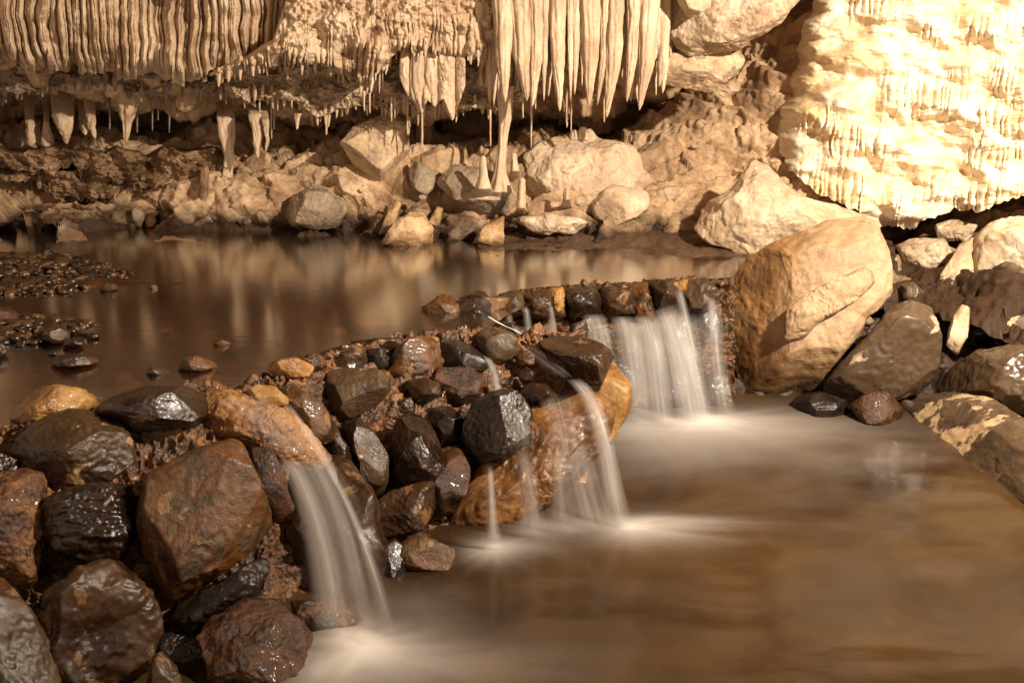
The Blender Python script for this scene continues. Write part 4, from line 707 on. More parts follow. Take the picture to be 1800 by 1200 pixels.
def mixgravel(name):
    m, nt, b = nodes(name); ge = nt.nodes.new("ShaderNodeNewGeometry")
    r = ramp(nt, ge.outputs['Random Per Island'], [(0, (.012, .007, .004)), (.3, (.026, .013, .006)), (.55, (.05, .022, .009)), (.8, (.08, .04, .018)), (1, (.15, .085, .04))])
    tc = nt.nodes.new("ShaderNodeTexCoord"); n = N(nt, "ShaderNodeTexNoise", Scale=60.0, Detail=5.0); L(nt, tc.outputs['Object'], n.inputs[0])
    L(nt, mixc(nt, 1.0, r, ramp(nt, n.outputs[0], [(.3, .6), (.7, 1.4)]), 'MULTIPLY'), b.inputs['Base Color']); b.inputs['Roughness'].default_value = .3
    bp = nt.nodes.new("ShaderNodeBump"); bp.inputs['Strength'].default_value = .4; bp.inputs['Distance'].default_value = .006; L(nt, n.outputs[0], bp.inputs['Height']); L(nt, bp.outputs[0], b.inputs['Normal']); return m
M['pebble'] = mixgravel('mixed_wet_pebbles')
rs = np.random.RandomState(8)
pebbles("gravel", 900, barfn, M['pebble'], "gravel bar of dark wet pebbles in the upper pool far left", rs)
pebbles("gravel", 420, spitfn, M['pebble'], "gravel spit at the left photo edge of the upper pool", rs)
# ================================================================== CALCITE FORMATIONS
def hang(name, label, cat, u0, u1, nu, vtop, lip, Yf, disp, mat, nv=200, tuck=.5, group=None, rise=14):
    u = np.linspace(u0, u1, nu); vb = np.interp(u, *np.array(lip, float).T) if not callable(lip) else lip(u)
    t = np.linspace(0, 1, nv)**.8
    Ug = np.repeat(u[None], nv, 0); vt = (vtop+9*fbm(np.stack([u*.02, 0*u+3, 0*u], -1), 4))[None] if vtop > 200 else vtop; Vg = vt+(vb[None]-vt)*t[:, None]
    Yg = Yf(Ug, Vg)-disp(Ug, Vg, vb[None])
    rows = P(Ug, Vg, Yg)
    e = []
    for s in (.12, .3, .6, 1.0):                                # the underside runs back into the rock
        e.append(P(u, vb-rise*s+1.5, Yg[-1]+tuck*s))
    V = np.concatenate([rows, np.stack(e, 0)], 0)
    L1 = CAM+(V[:, :1]-CAM)*1.07+np.array([.012, 0, 0]); L2 = CAM+(V[:, -1:]-CAM)*1.07-np.array([.012, 0, 0]); V = np.concatenate([L1, V, L2], 1)
    V = V+(.010*fbm(V*14, 3)+.004*fbm(V*50, 2))[..., None]*np.array([0, -1, 0])
    o = link(name, make_mesh(name, V, grid_faces(V.shape[0], V.shape[1])), mat); centre_origin(o); return tag(o, label, cat, group)
def ribs(w, seed, mean, var=.62):
    rs = np.random.RandomState(seed); b = [-700]
    while b[-1] < 2400: b.append(b[-1]+mean*rs.uniform(1-var, 1+var))
    b = np.array(b); i = np.clip(np.searchsorted(b, w)-1, 0, len(b)-2); f = (w-b[i])/(b[i+1]-b[i])
    hgt = rs.uniform(.5, 1.0, len(b)); return np.sqrt(np.clip(1-(2*f-1)**2, 0, 1))*hgt[i], i, rs.uniform(-1, 1, len(b))[i]
# left drapery of long flutes
lipL = [(-600, 110), (0, 108), (60, 126), (110, 118), (150, 124), (190, 138), (250, 130), (300, 140), (335, 146), (380, 128), (420, 108), (470, 96), (520, 92)]
def lipLf(u):
    base = np.interp(u, *np.array(lipL, float).T); _, i, r = ribs(u+.05*base, 4, 15); return base+r*9+9*perlin(np.stack([u*.05, 0*u, 0*u], -1))
def dispL(U, Vv, vb):
    lean = np.clip((260-U)/260, 0, 1); w = U-lean*.32*(Vv-60)*np.clip((Vv+40)/140, .3, 1)+7*perlin(np.stack([U*.02, Vv*.017, 0*U], -1))+1.6*perlin(np.stack([U*.09, Vv*.05, 0*U], -1))
    r, i, _ = ribs(w, 4, 15); r2, _, _ = ribs(w+200, 6, 6)
    fade = np.clip((vb-Vv)/25, .25, 1); return (.095*r*(1+.25*perlin(np.stack([i*3.1, Vv*.03, 0*U], -1)))+.02*r2)*fade+.07*ribs(w*1.0+31, 8, 52)[0]+.12*fbm(np.stack([U*.006, Vv*.012, 0*U], -1), 3)-.12*np.clip((Vv-vb+40)/40, 0, 1)**2
hang("fluted_drapery", "long fluted tan drapery hanging across the upper left of the cave", "drapery", -600, 500, 1300, -330, lipLf,
     lambda U, V: 5.72+.0006*(U-200)*0+(.15*np.clip((U-400)/100, 0, 1)), dispL, M['flow'])
# middle shelf, front tier with short flutes and a second crusty tier below
lip1 = [(355, 142), (385, 136), (430, 126), (480, 118), (520, 112), (560, 112), (590, 120), (625, 140), (650, 150), (672, 118), (700, 92), (730, 90), (780, 104), (830, 100), (880, 88)]
def lip1f(u):
    base = np.interp(u, *np.array(lip1, float).T); _, i, r = ribs(u, 14, 10); return base+r*8
def disp1(U, Vv, vb):
    r, i, _ = ribs(U+10*perlin(np.stack([U*.03, Vv*.02, 0*U], -1))+3*perlin(np.stack([U*.1, Vv*.06, 0*U], -1)), 14, 10); r = r*np.clip(.7+1.2*perlin(np.stack([U*.03+9, Vv*.04, 0*U], -1)), 0, 1.3)
    crest = np.interp(U, [355, 470, 560, 640, 880], [100, 70, 50, 22, 10])
    below = np.clip((Vv-crest)/30, 0, 1)
    vc = np.interp(U, [355, 385, 430, 480, 500, 530], [132, 112, 92, 62, 0, -120]); on = np.clip((Vv-vc)/16, 0, 1); on = on*on*(3-2*on)
    return -.13*(1-on)+.22*on*np.clip((Vv+150)/(crest+150), 0, 1)*np.clip((900-U)/200, .4, 1)+.06*r*below+.10*fbm(np.stack([U*.014, Vv*.02, 0*U], -1), 4)+.03*(1-below)*fbm(np.stack([U*.08, Vv*.1, 0*U], -1), 2)-.10*np.clip((Vv-vb+22)/22, 0, 1)**2*(1-r*.6)
hang("flowstone_shelf", "bulging tan flowstone shelf with a short fringe in the upper middle", "flowstone", 355, 880, 800, -330, lip1f,
     lambda U, V: 5.75+0*U, disp1, M['flow'], tuck=.4, nv=230)
lip2 = [(395, 165), (430, 178), (470, 170), (520, 180), (545, 200), (570, 205), (600, 190), (640, 184), (690, 192), (730, 186), (800, 190), (860, 190), (905, 186), (940, 160)]
def lip2f(u): return np.interp(u, *np.array(lip2, float).T)+7*fbm(np.stack([u*.06, 0*u, 0*u], -1), 3)
def disp2(U, Vv, vb):
    q = np.stack([U*.03, Vv*.045, 0*U], -1); w1, w2 = worley(q*2.2)
    return .12*fbm(q*.7, 4)+.02*np.clip((w2-w1)*1.5, 0, 1)
hang("crusty_ledge", "crusty knobbly ledge tucked beneath the middle flowstone shelf", "flowstone", 395, 940, 700, 60, lip2f,
     lambda U, V: 5.95+0*U, disp2, M['crustpale'], tuck=.7, nv=140)
# left underside crust below the drapery
lip3 = [(-400, 190), (0, 165), (60, 160), (100, 150), (160, 140), (200, 150), (240, 160), (300, 152), (400, 165), (450, 190)]
def lip3f(u): return np.interp(u, *np.array(lip3, float).T)+8*fbm(np.stack([u*.05, 0*u, 0*u+3], -1), 3)
hang("crusty_ledge", "dim crusty underside below the fluted drapery on the left", "flowstone", -400, 450, 700, 60, lip3f,
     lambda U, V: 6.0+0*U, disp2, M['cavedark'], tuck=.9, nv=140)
# shelf of dark rock in the left recess
lip4 = [(-400, 300), (0, 262+30), (40, 300), (90, 305), (130, 290), (200, 318), (260, 330), (330, 322), (380, 300)]
def lip4f(u): return np.interp(u, *np.array(lip4, float).T)+9*fbm(np.stack([u*.06, 0*u, 0*u+7], -1), 3)
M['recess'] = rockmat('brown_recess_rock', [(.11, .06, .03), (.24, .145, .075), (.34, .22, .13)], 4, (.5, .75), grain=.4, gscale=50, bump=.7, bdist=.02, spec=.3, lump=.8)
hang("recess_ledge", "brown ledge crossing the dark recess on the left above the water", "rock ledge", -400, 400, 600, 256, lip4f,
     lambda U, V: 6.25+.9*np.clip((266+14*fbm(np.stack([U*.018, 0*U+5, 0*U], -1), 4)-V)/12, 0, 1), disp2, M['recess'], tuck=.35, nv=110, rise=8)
lip5 = [(-400, 330), (60, 320), (110, 355), (150, 352), (200, 350), (230, 345), (330, 350), (400, 345)]
def lip5f(u): return np.interp(u, *np.array(lip5, float).T)+9*fbm(np.stack([u*.07, 0*u, 0*u+9], -1), 3)
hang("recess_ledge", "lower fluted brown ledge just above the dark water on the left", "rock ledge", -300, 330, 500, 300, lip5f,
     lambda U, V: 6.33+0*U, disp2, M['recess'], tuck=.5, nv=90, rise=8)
# white flowstone mass on the right
EDGE = [(-350, 1450), (0, 1428), (60, 1408), (130, 1398), (190, 1378), (240, 1364), (290, 1362), (330, 1360), (420, 1360)]
BOT = [(1340, 262), (1370, 278), (1400, 302), (1450, 342), (1500, 368), (1530, 385), (1560, 398), (1600, 402), (1635, 385), (1680, 368), (1720, 372), (1760, 356), (1800, 345), (2400, 330)]
BANDS = [(1610, 1830, 8, 62, .12), (1540, 1726, 105, 182, .16), (1735, 1900, 85, 155, .16), (1395, 1480, 178, 225, .10), (1435, 1575, 205, 268, .15), (1385, 1535, 255, 352, .14),
         (1548, 1700, 285, 385, .18), (1690, 1860, 235, 285, .12), (1680, 1900, 300, 365, .16), (1480, 1600, -60, 20, .10), (1700, 2300, 160, 230, .14), (1850, 2300, 20, 120, .14)]
def flow_right():
    nu, nv = 900, 620
    c = np.linspace(0, 1, nu)[None]; r = np.linspace(0, 1, nv)[:, None]
    ua = 1365+c*(2350-1365); vb = np.interp(ua, *np.array(BOT, float).T)+6*fbm(np.stack([ua*.07, 0*ua, 0*ua], -1), 4)
    Vv = -350+(vb+350)*r**.75; ue = np.interp(Vv, *np.array(EDGE, float).T)+16*fbm(np.stack([Vv*.02, 0*Vv+4, 0*Vv], -1), 4); Ug = ue+c*(2350-ue)
    Yb = np.interp(Ug, [1350, 1500, 1650, 1800, 2350], [5.75, 5.45, 5.25, 5.0, 4.2])+.55*(1-np.clip(Vv/400, -.9, 1))*.6
    Yb = Yb+.22*np.clip(1-(Ug-ue)/45, 0, 1)**2.2
    q = np.stack([Ug*.01, Vv*.02, 0*Ug], -1); wv = 10*perlin(q*.8+4)
    q2 = np.stack([Ug*.035+.4*perlin(q*2), Vv*.13+.02*Ug, 0*Ug], -1); d = .11*fbm(q*.9, 3)+.010*fbm(q*4, 2)+.005*fbm(q2, 3, ridge=True)
    Vw = Vv+wv*1.2+.07*(Ug-1600)*0
    for i, (a, b, t, bo, am) in enumerate(BANDS):
        h = np.clip((Ug-a)/25, 0, 1)*np.clip((b-Ug)/25, 0, 1); rb, _, rr = ribs(Ug+(i*37)+(Vv-t)*.12+5*perlin(np.stack([Ug*.03, Vv*.03, 0*Ug+i], -1)), 30+i, 12)
        bo2 = bo+rr*7; s = (Vw-t)/(bo2-t)
        prof = np.where(s < 0, 0, np.where(s < 1, np.clip(s, 0, 1)**.6, np.clip(1-(s-1)*2.2, 0, 1)))
        fl = np.clip(s*1.6-.2, 0, 1)*np.clip((1.2-s)*6, 0, 1)*np.clip(.75+1.1*perlin(q*1.7+i*3.3), 0, 1.2)
        d = d+h*am*prof*.34+h*fl*.05*(rb-.7)
    Y_ = Yb-d
    V = P(Ug, Vv, Y_)
    e = [P(Ug[-1], Vv[-1]-20*s, Y_[-1]+.8*s) for s in (.1, .3, .6, 1)]
    V = np.concatenate([V, np.stack(e, 0)], 0); V = np.concatenate([CAM+(V[:, :1]-CAM)*1.12+np.array([.03, 0, 0]), V], 1)
    V = V+(.003*fbm(V*30, 3))[..., None]*np.array([0, -1, 0])
    o = link("flowstone_mass", make_mesh("flowstone_mass", V, grid_faces(V.shape[0], V.shape[1])), M['flowwhite']); centre_origin(o)
    tag(o, "huge terraced cream white flowstone mass filling the upper right", "flowstone")
flow_right()
# overhanging ledge blocks between curtain and white mass
rock("overhang_rock", "knobbly upper overhanging block left of the dark diagonal crevice", [(1150, -120), (1450, -140), (1425, -20), (1398, 12), (1372, 42), (1320, 76), (1310, 88), (1275, 97), (1185, 92), (1160, 60)], 5.85, 'crustpale', thick=.6, cuts=3, rough=.09, boxy=3, sig=2)
rock("overhang_rock", "smooth lower overhanging block beneath the knobbly one", [(1145, 98), (1180, 90), (1300, 84), (1312, 106), (1296, 132), (1246, 164), (1200, 156), (1150, 150)], 5.95, 'palerock', thick=.8, cuts=3, rough=.04, boxy=3, planes=[((0, -.9, -.6), .6)])
rock("overhang_rock", "cream rounded knob above the knobbly overhanging block", [(1185, -40), (1240, -50), (1250, 10), (1225, 30), (1205, 28), (1190, 5)], 5.55, 'flow', thick=.8, cuts=2)
# stalactites ------------------------------------------------------------
def tube(pts, rad, nseg=20, nr=40, flat=.7, seed=0, bump_=.10, flutes=0, tip=True, twist=0.0):
    pts = np.array(pts, float); rad = np.array(rad, float); s = np.linspace(0, 1, len(pts)); t = np.linspace(0, 1, nr)
    C = np.stack([np.interp(t, s, pts[:, i]) for i in range(3)], 1); R = np.interp(t, s, rad)
    if tip: R = R*np.sqrt(np.clip((1-t)*14, 0, 1))
    a = np.linspace(0, 2*math.pi, nseg, endpoint=False)[None]+twist*t[:, None]
    rs = np.random.RandomState(seed); o3 = rs.uniform(-50, 50, 3)
    L_ = np.linalg.norm(pts[-1]-pts[0]); q = np.stack([np.cos(a)*1.0+0*t[:, None], np.sin(a)+0*t[:, None], 0*a+t[:, None]*L_/(R.max()*2+1e-6)*.5], -1)+o3
    k = 1+bump_*2.2*fbm(q*.9, 3)+bump_*.8*perlin(q*4)
    if flutes: k = k+.17*np.abs(np.sin(a*flutes/2+o3[0]+3*perlin(q*.3)+1.2*perlin(q*1.3)))
    Rr = R[:, None]*k
    V = C[:, None]+np.stack([np.cos(a)*Rr, np.sin(a)*Rr*flat, 0*Rr], -1)
    F = grid_faces(nr, nseg, True); V = V.reshape(-1, 3)
    n0 = len(V); V = np.concatenate([V, [C[0], C[-1]-np.array([0, 0, 0 if not tip else R.max()*.02])]])
    j = np.arange(nseg); j2 = (j+1) % nseg
    caps = np.concatenate([np.stack([0*j+n0, j, j2, j2], 1), np.stack([0*j+n0+1, (nr-1)*nseg+j2, (nr-1)*nseg+j, (nr-1)*nseg+j], 1)])
    return V, F, caps[:, :3]
def tube_obj(name, label, cat, upts, wpx, Y, mat, group=None, parent=None, root=([], []), **kw):
    """upts: pixel path, wpx: half widths in px; Y depth"""
    Ys = np.array(Y, float)*np.ones(len(upts)); Ys = Ys+np.array(root[0]+[0]*(len(upts)-len(root[0])-len(root[1]))+root[1]); pts = [P(u, v, y) for (u, v), y in zip(upts, Ys)]
    rad = [w*y/1800/.97 for w, y in zip(wpx, Ys)]
    SEED[0] += 1; V, F, T = tube(pts, rad, seed=SEED[0], **kw)
    me = bpy.data.meshes.new(name); me.from_pydata(V.tolist(), [], F.tolist()+T.tolist()); me.polygons.foreach_set("use_smooth", [True]*len(me.polygons)); me.update()
    o = link(name, me, M[mat] if isinstance(mat, str) else mat); centre_origin(o)
    if cat: tag(o, label, cat, group)
    return o
BL = [  # top u, tip u, tip v, half width, label
 (732, 741, 200, 15, "wide pale blade stalactite at the left of the hanging plate"), (760, 764, 188, 14, "short stubby blade in the middle of the hanging plate"),
 (788, 795, 212, 14, "pointed blade stalactite at the right of the hanging plate"), (712, 722, 176, 9, "narrow blade on the left rim of the hanging plate"),
 (884, 888, 180, 17, "big cone stalactite right above the standing column"), (838, 850, 112, 14, "short fat stalactite with a dark hollow beside it"),
 (912, 926, 178, 19, "broad curved stalactite right of the big cone"), (945, 936, 188, 13, "curved stalactite with bright tip beside the broad one"),
 (958, 956, 178, 6, "slim stalactite between the broad curved ones"), (980, 984, 196, 14, "long thick stalactite in the curtain centre"),
 (1003, 1003, 178, 6, "slim ragged stalactite right of the long thick one"), (1014, 1010, 167, 7, "thin blade left of the twin curved blades"),
 (1040, 1035, 187, 17, "left one of the twin broad curved blades"), (1024, 1023, 152, 5, "short thin stalactite between two broad blades"),
 (1083, 1066, 207, 16, "longest broad curved blade of the curtain"), (1068, 1050, 185, 9, "narrow blade behind the longest curved blade"),
 (1116, 1102, 180, 12, "slender blade between the longest and the last blade"), (1143, 1124, 194, 16, "last broad curved blade at the right end of the curtain"),
]
rs_b = np.random.RandomState(77)
for ut, utip, vt, w, lab in BL:
    w = w*.8; du = utip-ut; top = 55 if ut in (732, 760, 788, 712) else 10 if ut in (838,) else -260; bw = rs_b.uniform(-3, 3, 3)
    tube_obj("stalactite", lab+"", "stalactite", [(ut, top), (ut+bw[0], top+(vt-top)*.3), (ut+du*.05+bw[1], top+(vt-top)*.6), (ut+du*.35, top+(vt-top)*.82), (ut+du*.8, top+(vt-top)*.94), (utip, vt)], [w*(.5 if top > 0 else .8), w*.95, w*1.08, w*.85, w*.42, w*.16], 5.68 if top > 0 else 5.55, 'flow', root=([.3], []) if top > 0 else ([], []), nseg=56, nr=140, flat=1.0, bump_=.09, flutes=9)
rs = np.random.RandomState(4)
u = 845
while u < 1172:
    vt = rs.uniform(105, 190) if rs.rand() < .6 else rs.uniform(60, 120); w = rs.uniform(4, 8.5)
    tube_obj("stalactite", "plain tan stalactite filling the back row of the hanging curtain", "stalactite", [(u, -260), (u, 0), (u+rs.uniform(-3, 3), vt*.7), (u+rs.uniform(-5, 3), vt)], [w, w, w*.8, w*.2], 5.68, 'flow', group="back row of the stalactite curtain", nseg=20, nr=60, flat=1.0, bump_=.1, flutes=5)
    u += rs.uniform(3.5, 8)
# backing of the curtain
hang("rock_sheet", "dark tan rock sheet right behind the stalactite curtain", "flowstone", 840, 1182, 420, -330, [(840, 150), (900, 165), (1000, 120), (1100, 110), (1182, 100)], lambda U, V: 5.88+0*U, lambda U, V, b: .05*ribs(U, 44, 9)[0]+.05*fbm(np.stack([U*.02, V*.02, 0*U], -1), 3), M['flow'], tuck=.8, nv=120)
hang("hanging_plate", "wide smooth tan plate with pointed tips hanging below the middle shelf", "flowstone", 703, 818, 260, 50, [(703, 140), (712, 158), (722, 176), (730, 160), (741, 198), (752, 176), (764, 188), (772, 178), (780, 174), (795, 210), (805, 188), (818, 150)], lambda U, V: 5.68+0*U, lambda U, V, b: .05*ribs(U, 61, 22)[0]+.04*fbm(np.stack([U*.02, V*.02, 0*U], -1), 3), M['flow'], tuck=.25, nv=120)
# fringes of small stalactites
def fringe(label, group, u0, u1, step, lipf, Y, ln, wd, mat, seed, jit=.3):
    rs = np.random.RandomState(seed); u = u0
    while u < u1:
        vb = float(lipf(np.array([u]))[0]); l = rs.uniform(*ln); w = rs.uniform(*wd); yy = Y+rs.uniform(-jit, jit)*.3
        tube_obj("stalactite", label, "stalactite", [(u, vb-22), (u, vb-4), (u+rs.uniform(-1, 1), vb+l*.5), (u+rs.uniform(-1, 1), vb+l)], [w*.8, w*1.3, w*.8, w*.35], yy+.04, mat, group=group, nseg=10, nr=22, flat=1.0, bump_=.12)
        u += step*rs.uniform(.5, 1.6)
fringe("short pale stalactite on the fringe of the middle flowstone shelf", "fringe of the middle shelf", 385, 860, 9, lip1f, 5.62, (4, 24), (1.6, 3.6), 'flow', 1)
fringe("knobbly stalactite under the crusty ledge", "fringe of the crusty ledge", 430, 900, 9, lip2f, 5.95, (3, 26), (1.6, 4.0), 'flow', 2)
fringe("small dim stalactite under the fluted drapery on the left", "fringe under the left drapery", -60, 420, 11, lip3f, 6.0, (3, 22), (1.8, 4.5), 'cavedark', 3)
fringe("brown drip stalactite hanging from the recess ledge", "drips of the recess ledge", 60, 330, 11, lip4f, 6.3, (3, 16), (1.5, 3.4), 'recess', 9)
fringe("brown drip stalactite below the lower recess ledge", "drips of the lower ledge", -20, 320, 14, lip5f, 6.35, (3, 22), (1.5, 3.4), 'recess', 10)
STRAW = [(270, 160, 190), (284, 160, 192), (292, 165, 190), (278, 190, 212), (311, 170, 209), (298, 175, 235), (268, 185, 231), (241, 200, 234), (352, 150, 186), (366, 155, 190), (340, 160, 200), (193, 190, 228), (213, 190, 212),
         (688, 182, 215), (694, 185, 208), (716, 180, 238), (735, 185, 222), (742, 200, 260), (919, 175, 208), (934, 170, 262), (941, 170, 192), (862, 205, 258), (1004, 160, 232), (996, 165, 225), (1153, 120, 168), (1062, 180, 216),
         (650, 175, 200), (640, 172, 196), (538, 115, 135), (616, 112, 150), (667, 120, 165), (673, 120, 160), (477, 195, 245), (482, 190, 228), (574, 195, 232)]
for u, a, b in STRAW:
    tube_obj("soda_straw", "thread thin pale soda straw hanging under the cave ledges", "stalactite", [(u, a-12), (u, (a+b)/2), (u+rs.uniform(-.8, .8), b)], [2.1, 1.5, 1.0], 5.8 if u > 600 else 6.2, 'flow' if u > 400 else 'cavedark', group="soda straws", nseg=8, nr=24, flat=1.0, bump_=.15)
HANG = [
 ("bell shaped formation", [(230, 90), (228, 150), (226, 185), (223, 215), (221, 250)], [34, 32, 24, 10, 5], 6.15, 'flow', "bell shaped tan formation ending in a blunt spike on the left"),
 ("s", [(48, 130), (52, 210), (55, 258)], [12, 9, 9], 6.4, 'flow', "dim pillar at the far left, left neighbour of the hourglass pillar"),
 ("s", [(78, 135), (82, 215), (83, 260)], [10, 6, 14], 6.42, 'flow', "dim hourglass shaped pillar left of the bag shaped stalactite"),
 ("s", [(106, 130), (112, 205), (116, 235), (117, 254)], [22, 24, 10, 3], 6.3, 'flow', "drooping bag shaped stalactite on the far left"),
 ("s", [(144, 150), (148, 225), (150, 238)], [13, 9, 2], 6.35, 'flow', "blunt little cone right of the bag shaped stalactite"),
 ("s", [(150, 110), (158, 195), (162, 225), (168, 244)], [12, 10, 7, 2.5], 6.25, 'flow', "long leaning stalactite left of the bell shaped formation"),
 ("s", [(442, 160), (448, 200), (452, 235), (453, 278)], [16, 12, 10, 5], 5.95, 'flow', "clustered dripping pillar under the left end of the crusty ledge"),
 ("s", [(462, 170), (466, 210), (470, 245), (467, 268)], [10, 8, 4, 2], 5.9, 'flow', "dripping strand right of the clustered pillar"),
 ("s", [(522, 175), (524, 200), (522, 228)], [12, 7, 2], 5.9, 'flow', "ragged cone under the crusty ledge left of centre"),
 ("s", [(571, 185), (573, 205), (574, 238)], [8, 4, 1.5], 5.9, 'flow', "slim pointed stalactite under the crusty ledge"),
 ("s", [(742, 190), (743, 215), (741, 262)], [5, 3.6, 1.5], 5.85, 'flow', "thin ragged stalactite under the hanging plate"),
 ("s", [(718, 180), (720, 205), (718, 238)], [4.5, 3.2, 1.5], 5.85, 'flow', "thin dark topped stalactite left of the hanging plate tip"),
 ("s", [(995, 170), (996, 205), (997, 222)], [4, 3, 1.5], 5.8, 'flow', "ragged thin stalactite behind the curtain centre"),
]
for nm, pts, w, Y, mat, lab in HANG:
    w = [q*.68 for q in w]
    tube_obj("stalactite", lab, "stalactite", pts, w, Y, mat, root=([.45, .06], []), nseg=48, nr=110, flat=.9, bump_=.2, flutes=6)
# column and stalagmites
tube_obj("cave_column", "pale column joining ledge and floor in the middle of the cave", "column", [(888, 150), (888, 205), (885, 235), (882, 270), (879, 305), (880, 335), (882, 362)], [12, 9, 7.5, 7, 10, 19, 30], 5.82, 'flow', root=([], [.03, .30]), nseg=48, nr=150, flat=1, bump_=.10, flutes=5, tip=False)
tube_obj("cave_column", "narrowing grey brown column in the left recess", "column", [(394, 160), (396, 208), (398, 240), (402, 275), (398, 312), (397, 330)], [12, 12, 11, 7, 8, 12], 6.2, 'flow', root=([.3], [.0, .25]), nseg=48, nr=110, flat=1, bump_=.10, flutes=5, tip=False)
for lab, pts, w, Y in [("slim stalagmite standing left of the pale column", [(849, 330), (850, 310), (849, 290), (849, 273)], [13, 7, 5.5, 4], 5.72),
    ("short thick stalagmite right of the pale column's foot", [(916, 365), (917, 340), (918, 318), (917, 312)], [8, 7, 6, 4], 5.7),
    ("little stump right of the pale column", [(905, 300), (904, 280), (903, 268)], [7, 5, 4], 5.85),
    ("stubby stalagmite on the left shore near the dark recess", [(358, 352), (359, 330), (360, 300), (361, 292)], [9, 7, 7, 4], 6.15),
    ("tiny stalagmite on top of the crumbly ledge rock", [(996, 350), (996, 338), (996, 330)], [6, 5, 3], 5.6),
    ("small stump on the top of the broad swirled boulder", [(1024, 245), (1024, 230), (1025, 222)], [9, 7, 5], 6.1),
    ("second stump on top of the broad swirled boulder", [(1008, 245), (1008, 235), (1009, 228)], [7, 6, 4], 6.1)]:
    pts = [(pts[0][0], pts[0][1]+14)]+pts; w = [w[0]*1.8]+w
    tube_obj("stalagmite", lab, "stalagmite", pts, w, Y, 'flow' if pts[0][0] > 450 else 'recess', root=([.22], []), nseg=36, nr=70, flat=1, bump_=.10)
# white twig on its dark rock
rock("rock", "dark jagged wet rock carrying the white twig between both dams", [(843, 566), (862, 558), (885, 562), (915, 575), (942, 590), (946, 602), (930, 608), (900, 598), (850, 582)], 3.95, 'black', thick=1.0, cuts=8, rough=.1)
tube_obj("twig", "white broken twig lying across the dark rock between both dams", "twig", [(858, 556), (872, 565), (890, 574), (905, 580), (925, 592), (942, 602)], [1.6, 2.0, 1.8, 1.7, 1.6, .9], 3.86, 'twig', nseg=8, nr=30, flat=1, bump_=.08, tip=False)
# ================================================================== WATERFALLS
def fall(label, left, right, Yt, mat='fall', zb=LOW, dens=1.0, fade=(.12, .2), bulge=.012, Yb=None, group=None, pw=.75, edge=1.15):
    left = np.array(left, float); right = np.array(right, float); nv, nu = 70, 40
    t = np.linspace(0, 1, nv); s = np.linspace(0, 1, nu)
    def path(a):
        q = np.linspace(0, 1, len(a)); dg = min(3, len(a)-1)
        return np.stack([np.polyval(np.polyfit(q, a[:, 0], dg), t), np.polyval(np.polyfit(q, a[:, 1], dg), t)], 1)
    l, r = path(left), path(right)
    UV = l[:, None]*(1-s[None, :, None])+r[:, None]*s[None, :, None]
    if Yb is None: Yb = float(PZ(UV[-1, nu//2, 0], UV[-1, nu//2, 1], zb)[1])
    if hasattr(Yt, '__call__'): Yg = np.vectorize(Yt)(UV[..., 0], UV[..., 1])
    else: Yg = (Yt+(Yb-Yt)*t**pw)[:, None]+0*s[None]
    Yg = Yg-bulge*np.sin(math.pi*s)[None]
    V = P(UV[..., 0], UV[..., 1], Yg)
    me = make_mesh("waterfall", V, grid_faces(nv, nu))
    e = np.sin(math.pi*s)**edge; f = np.clip(t/fade[0], 0, 1)*np.clip((1-t)/max(fade[1], 1e-3), 0, 1)**.8 if fade[1] > 0 else np.clip(t/fade[0], 0, 1)
    attr(me, 'dens', (e[None]*f[:, None]*dens)); wd = float(np.linalg.norm(V[nv//2, -1]-V[nv//2, 0]))
    attr(me, 'across', (s[None]*wd*10+0*t[:, None])); attr(me, 'along', (t[:, None]*np.linalg.norm(V[-1, 0]-V[0, 0])*1.2+0*s[None]))
    o = link("waterfall", me, M[mat]); return tag(o, label, "waterfall", group)
fall("broad milky veil of the nearest waterfall past the large tilted slab", [(476, 806), (508, 870), (528, 960), (538, 1060), (536, 1115)], [(580, 806), (625, 860), (660, 940), (690, 1030), (705, 1110)], nearY(530, 800)-.10, dens=.5, fade=(.08, .35))
fall("bright left strand of the nearest waterfall", [(480, 806), (512, 870), (532, 960), (546, 1060), (548, 1160)], [(522, 806), (560, 870), (592, 960), (612, 1060), (628, 1160)], nearY(530, 800)-.18, dens=.85, edge=1.3, fade=(.08, .3))
fall("middle feathery strand of the nearest waterfall", [(530, 806), (560, 870), (588, 960), (606, 1060), (610, 1150)], [(562, 806), (598, 870), (632, 960), (655, 1060), (672, 1150)], nearY(540, 800)-.20, dens=.5, edge=1.6, fade=(.08, .4))
fall("thin line strand at the right of the nearest waterfall", [(556, 806), (592, 870), (622, 950), (646, 1030), (655, 1120)], [(576, 806), (618, 880), (652, 960), (680, 1040), (702, 1120)], nearY(560, 800)-.16, dens=.6, edge=1.6, fade=(.08, .4))
fall("thin rivulet sliding down the rusty ridge rock to the nearest waterfall", [(496, 708), (525, 750), (550, 795), (585, 850), (630, 930)], [(508, 706), (540, 745), (570, 790), (612, 850), (652, 930)], lambda u, v: nearY(u, v)-.14, mat='fall', dens=.6, fade=(.1, .3))
fall("clear film spreading over the golden outcrop", [(345, 700), (420, 740), (470, 800)], [(470, 690), (530, 745), (580, 808)], lambda u, v: nearY(u, v)-.13, mat='film', dens=.6)
fall("small fall at the crest right of the black flat rock", [(845, 622), (858, 655), (865, 700)], [(862, 628), (876, 655), (882, 700)], nearY(855, 640)-.08, Yb=nearY(870, 700)-.17, dens=.9, fade=(.15, .1))
fall("wide veil over the dark glossy block", [(866, 695), (885, 740), (898, 790)], [(900, 695), (925, 740), (940, 790)], nearY(880, 700)-.24, Yb=nearY(915, 790)-.22, mat='film', dens=.5, fade=(.2, .1))
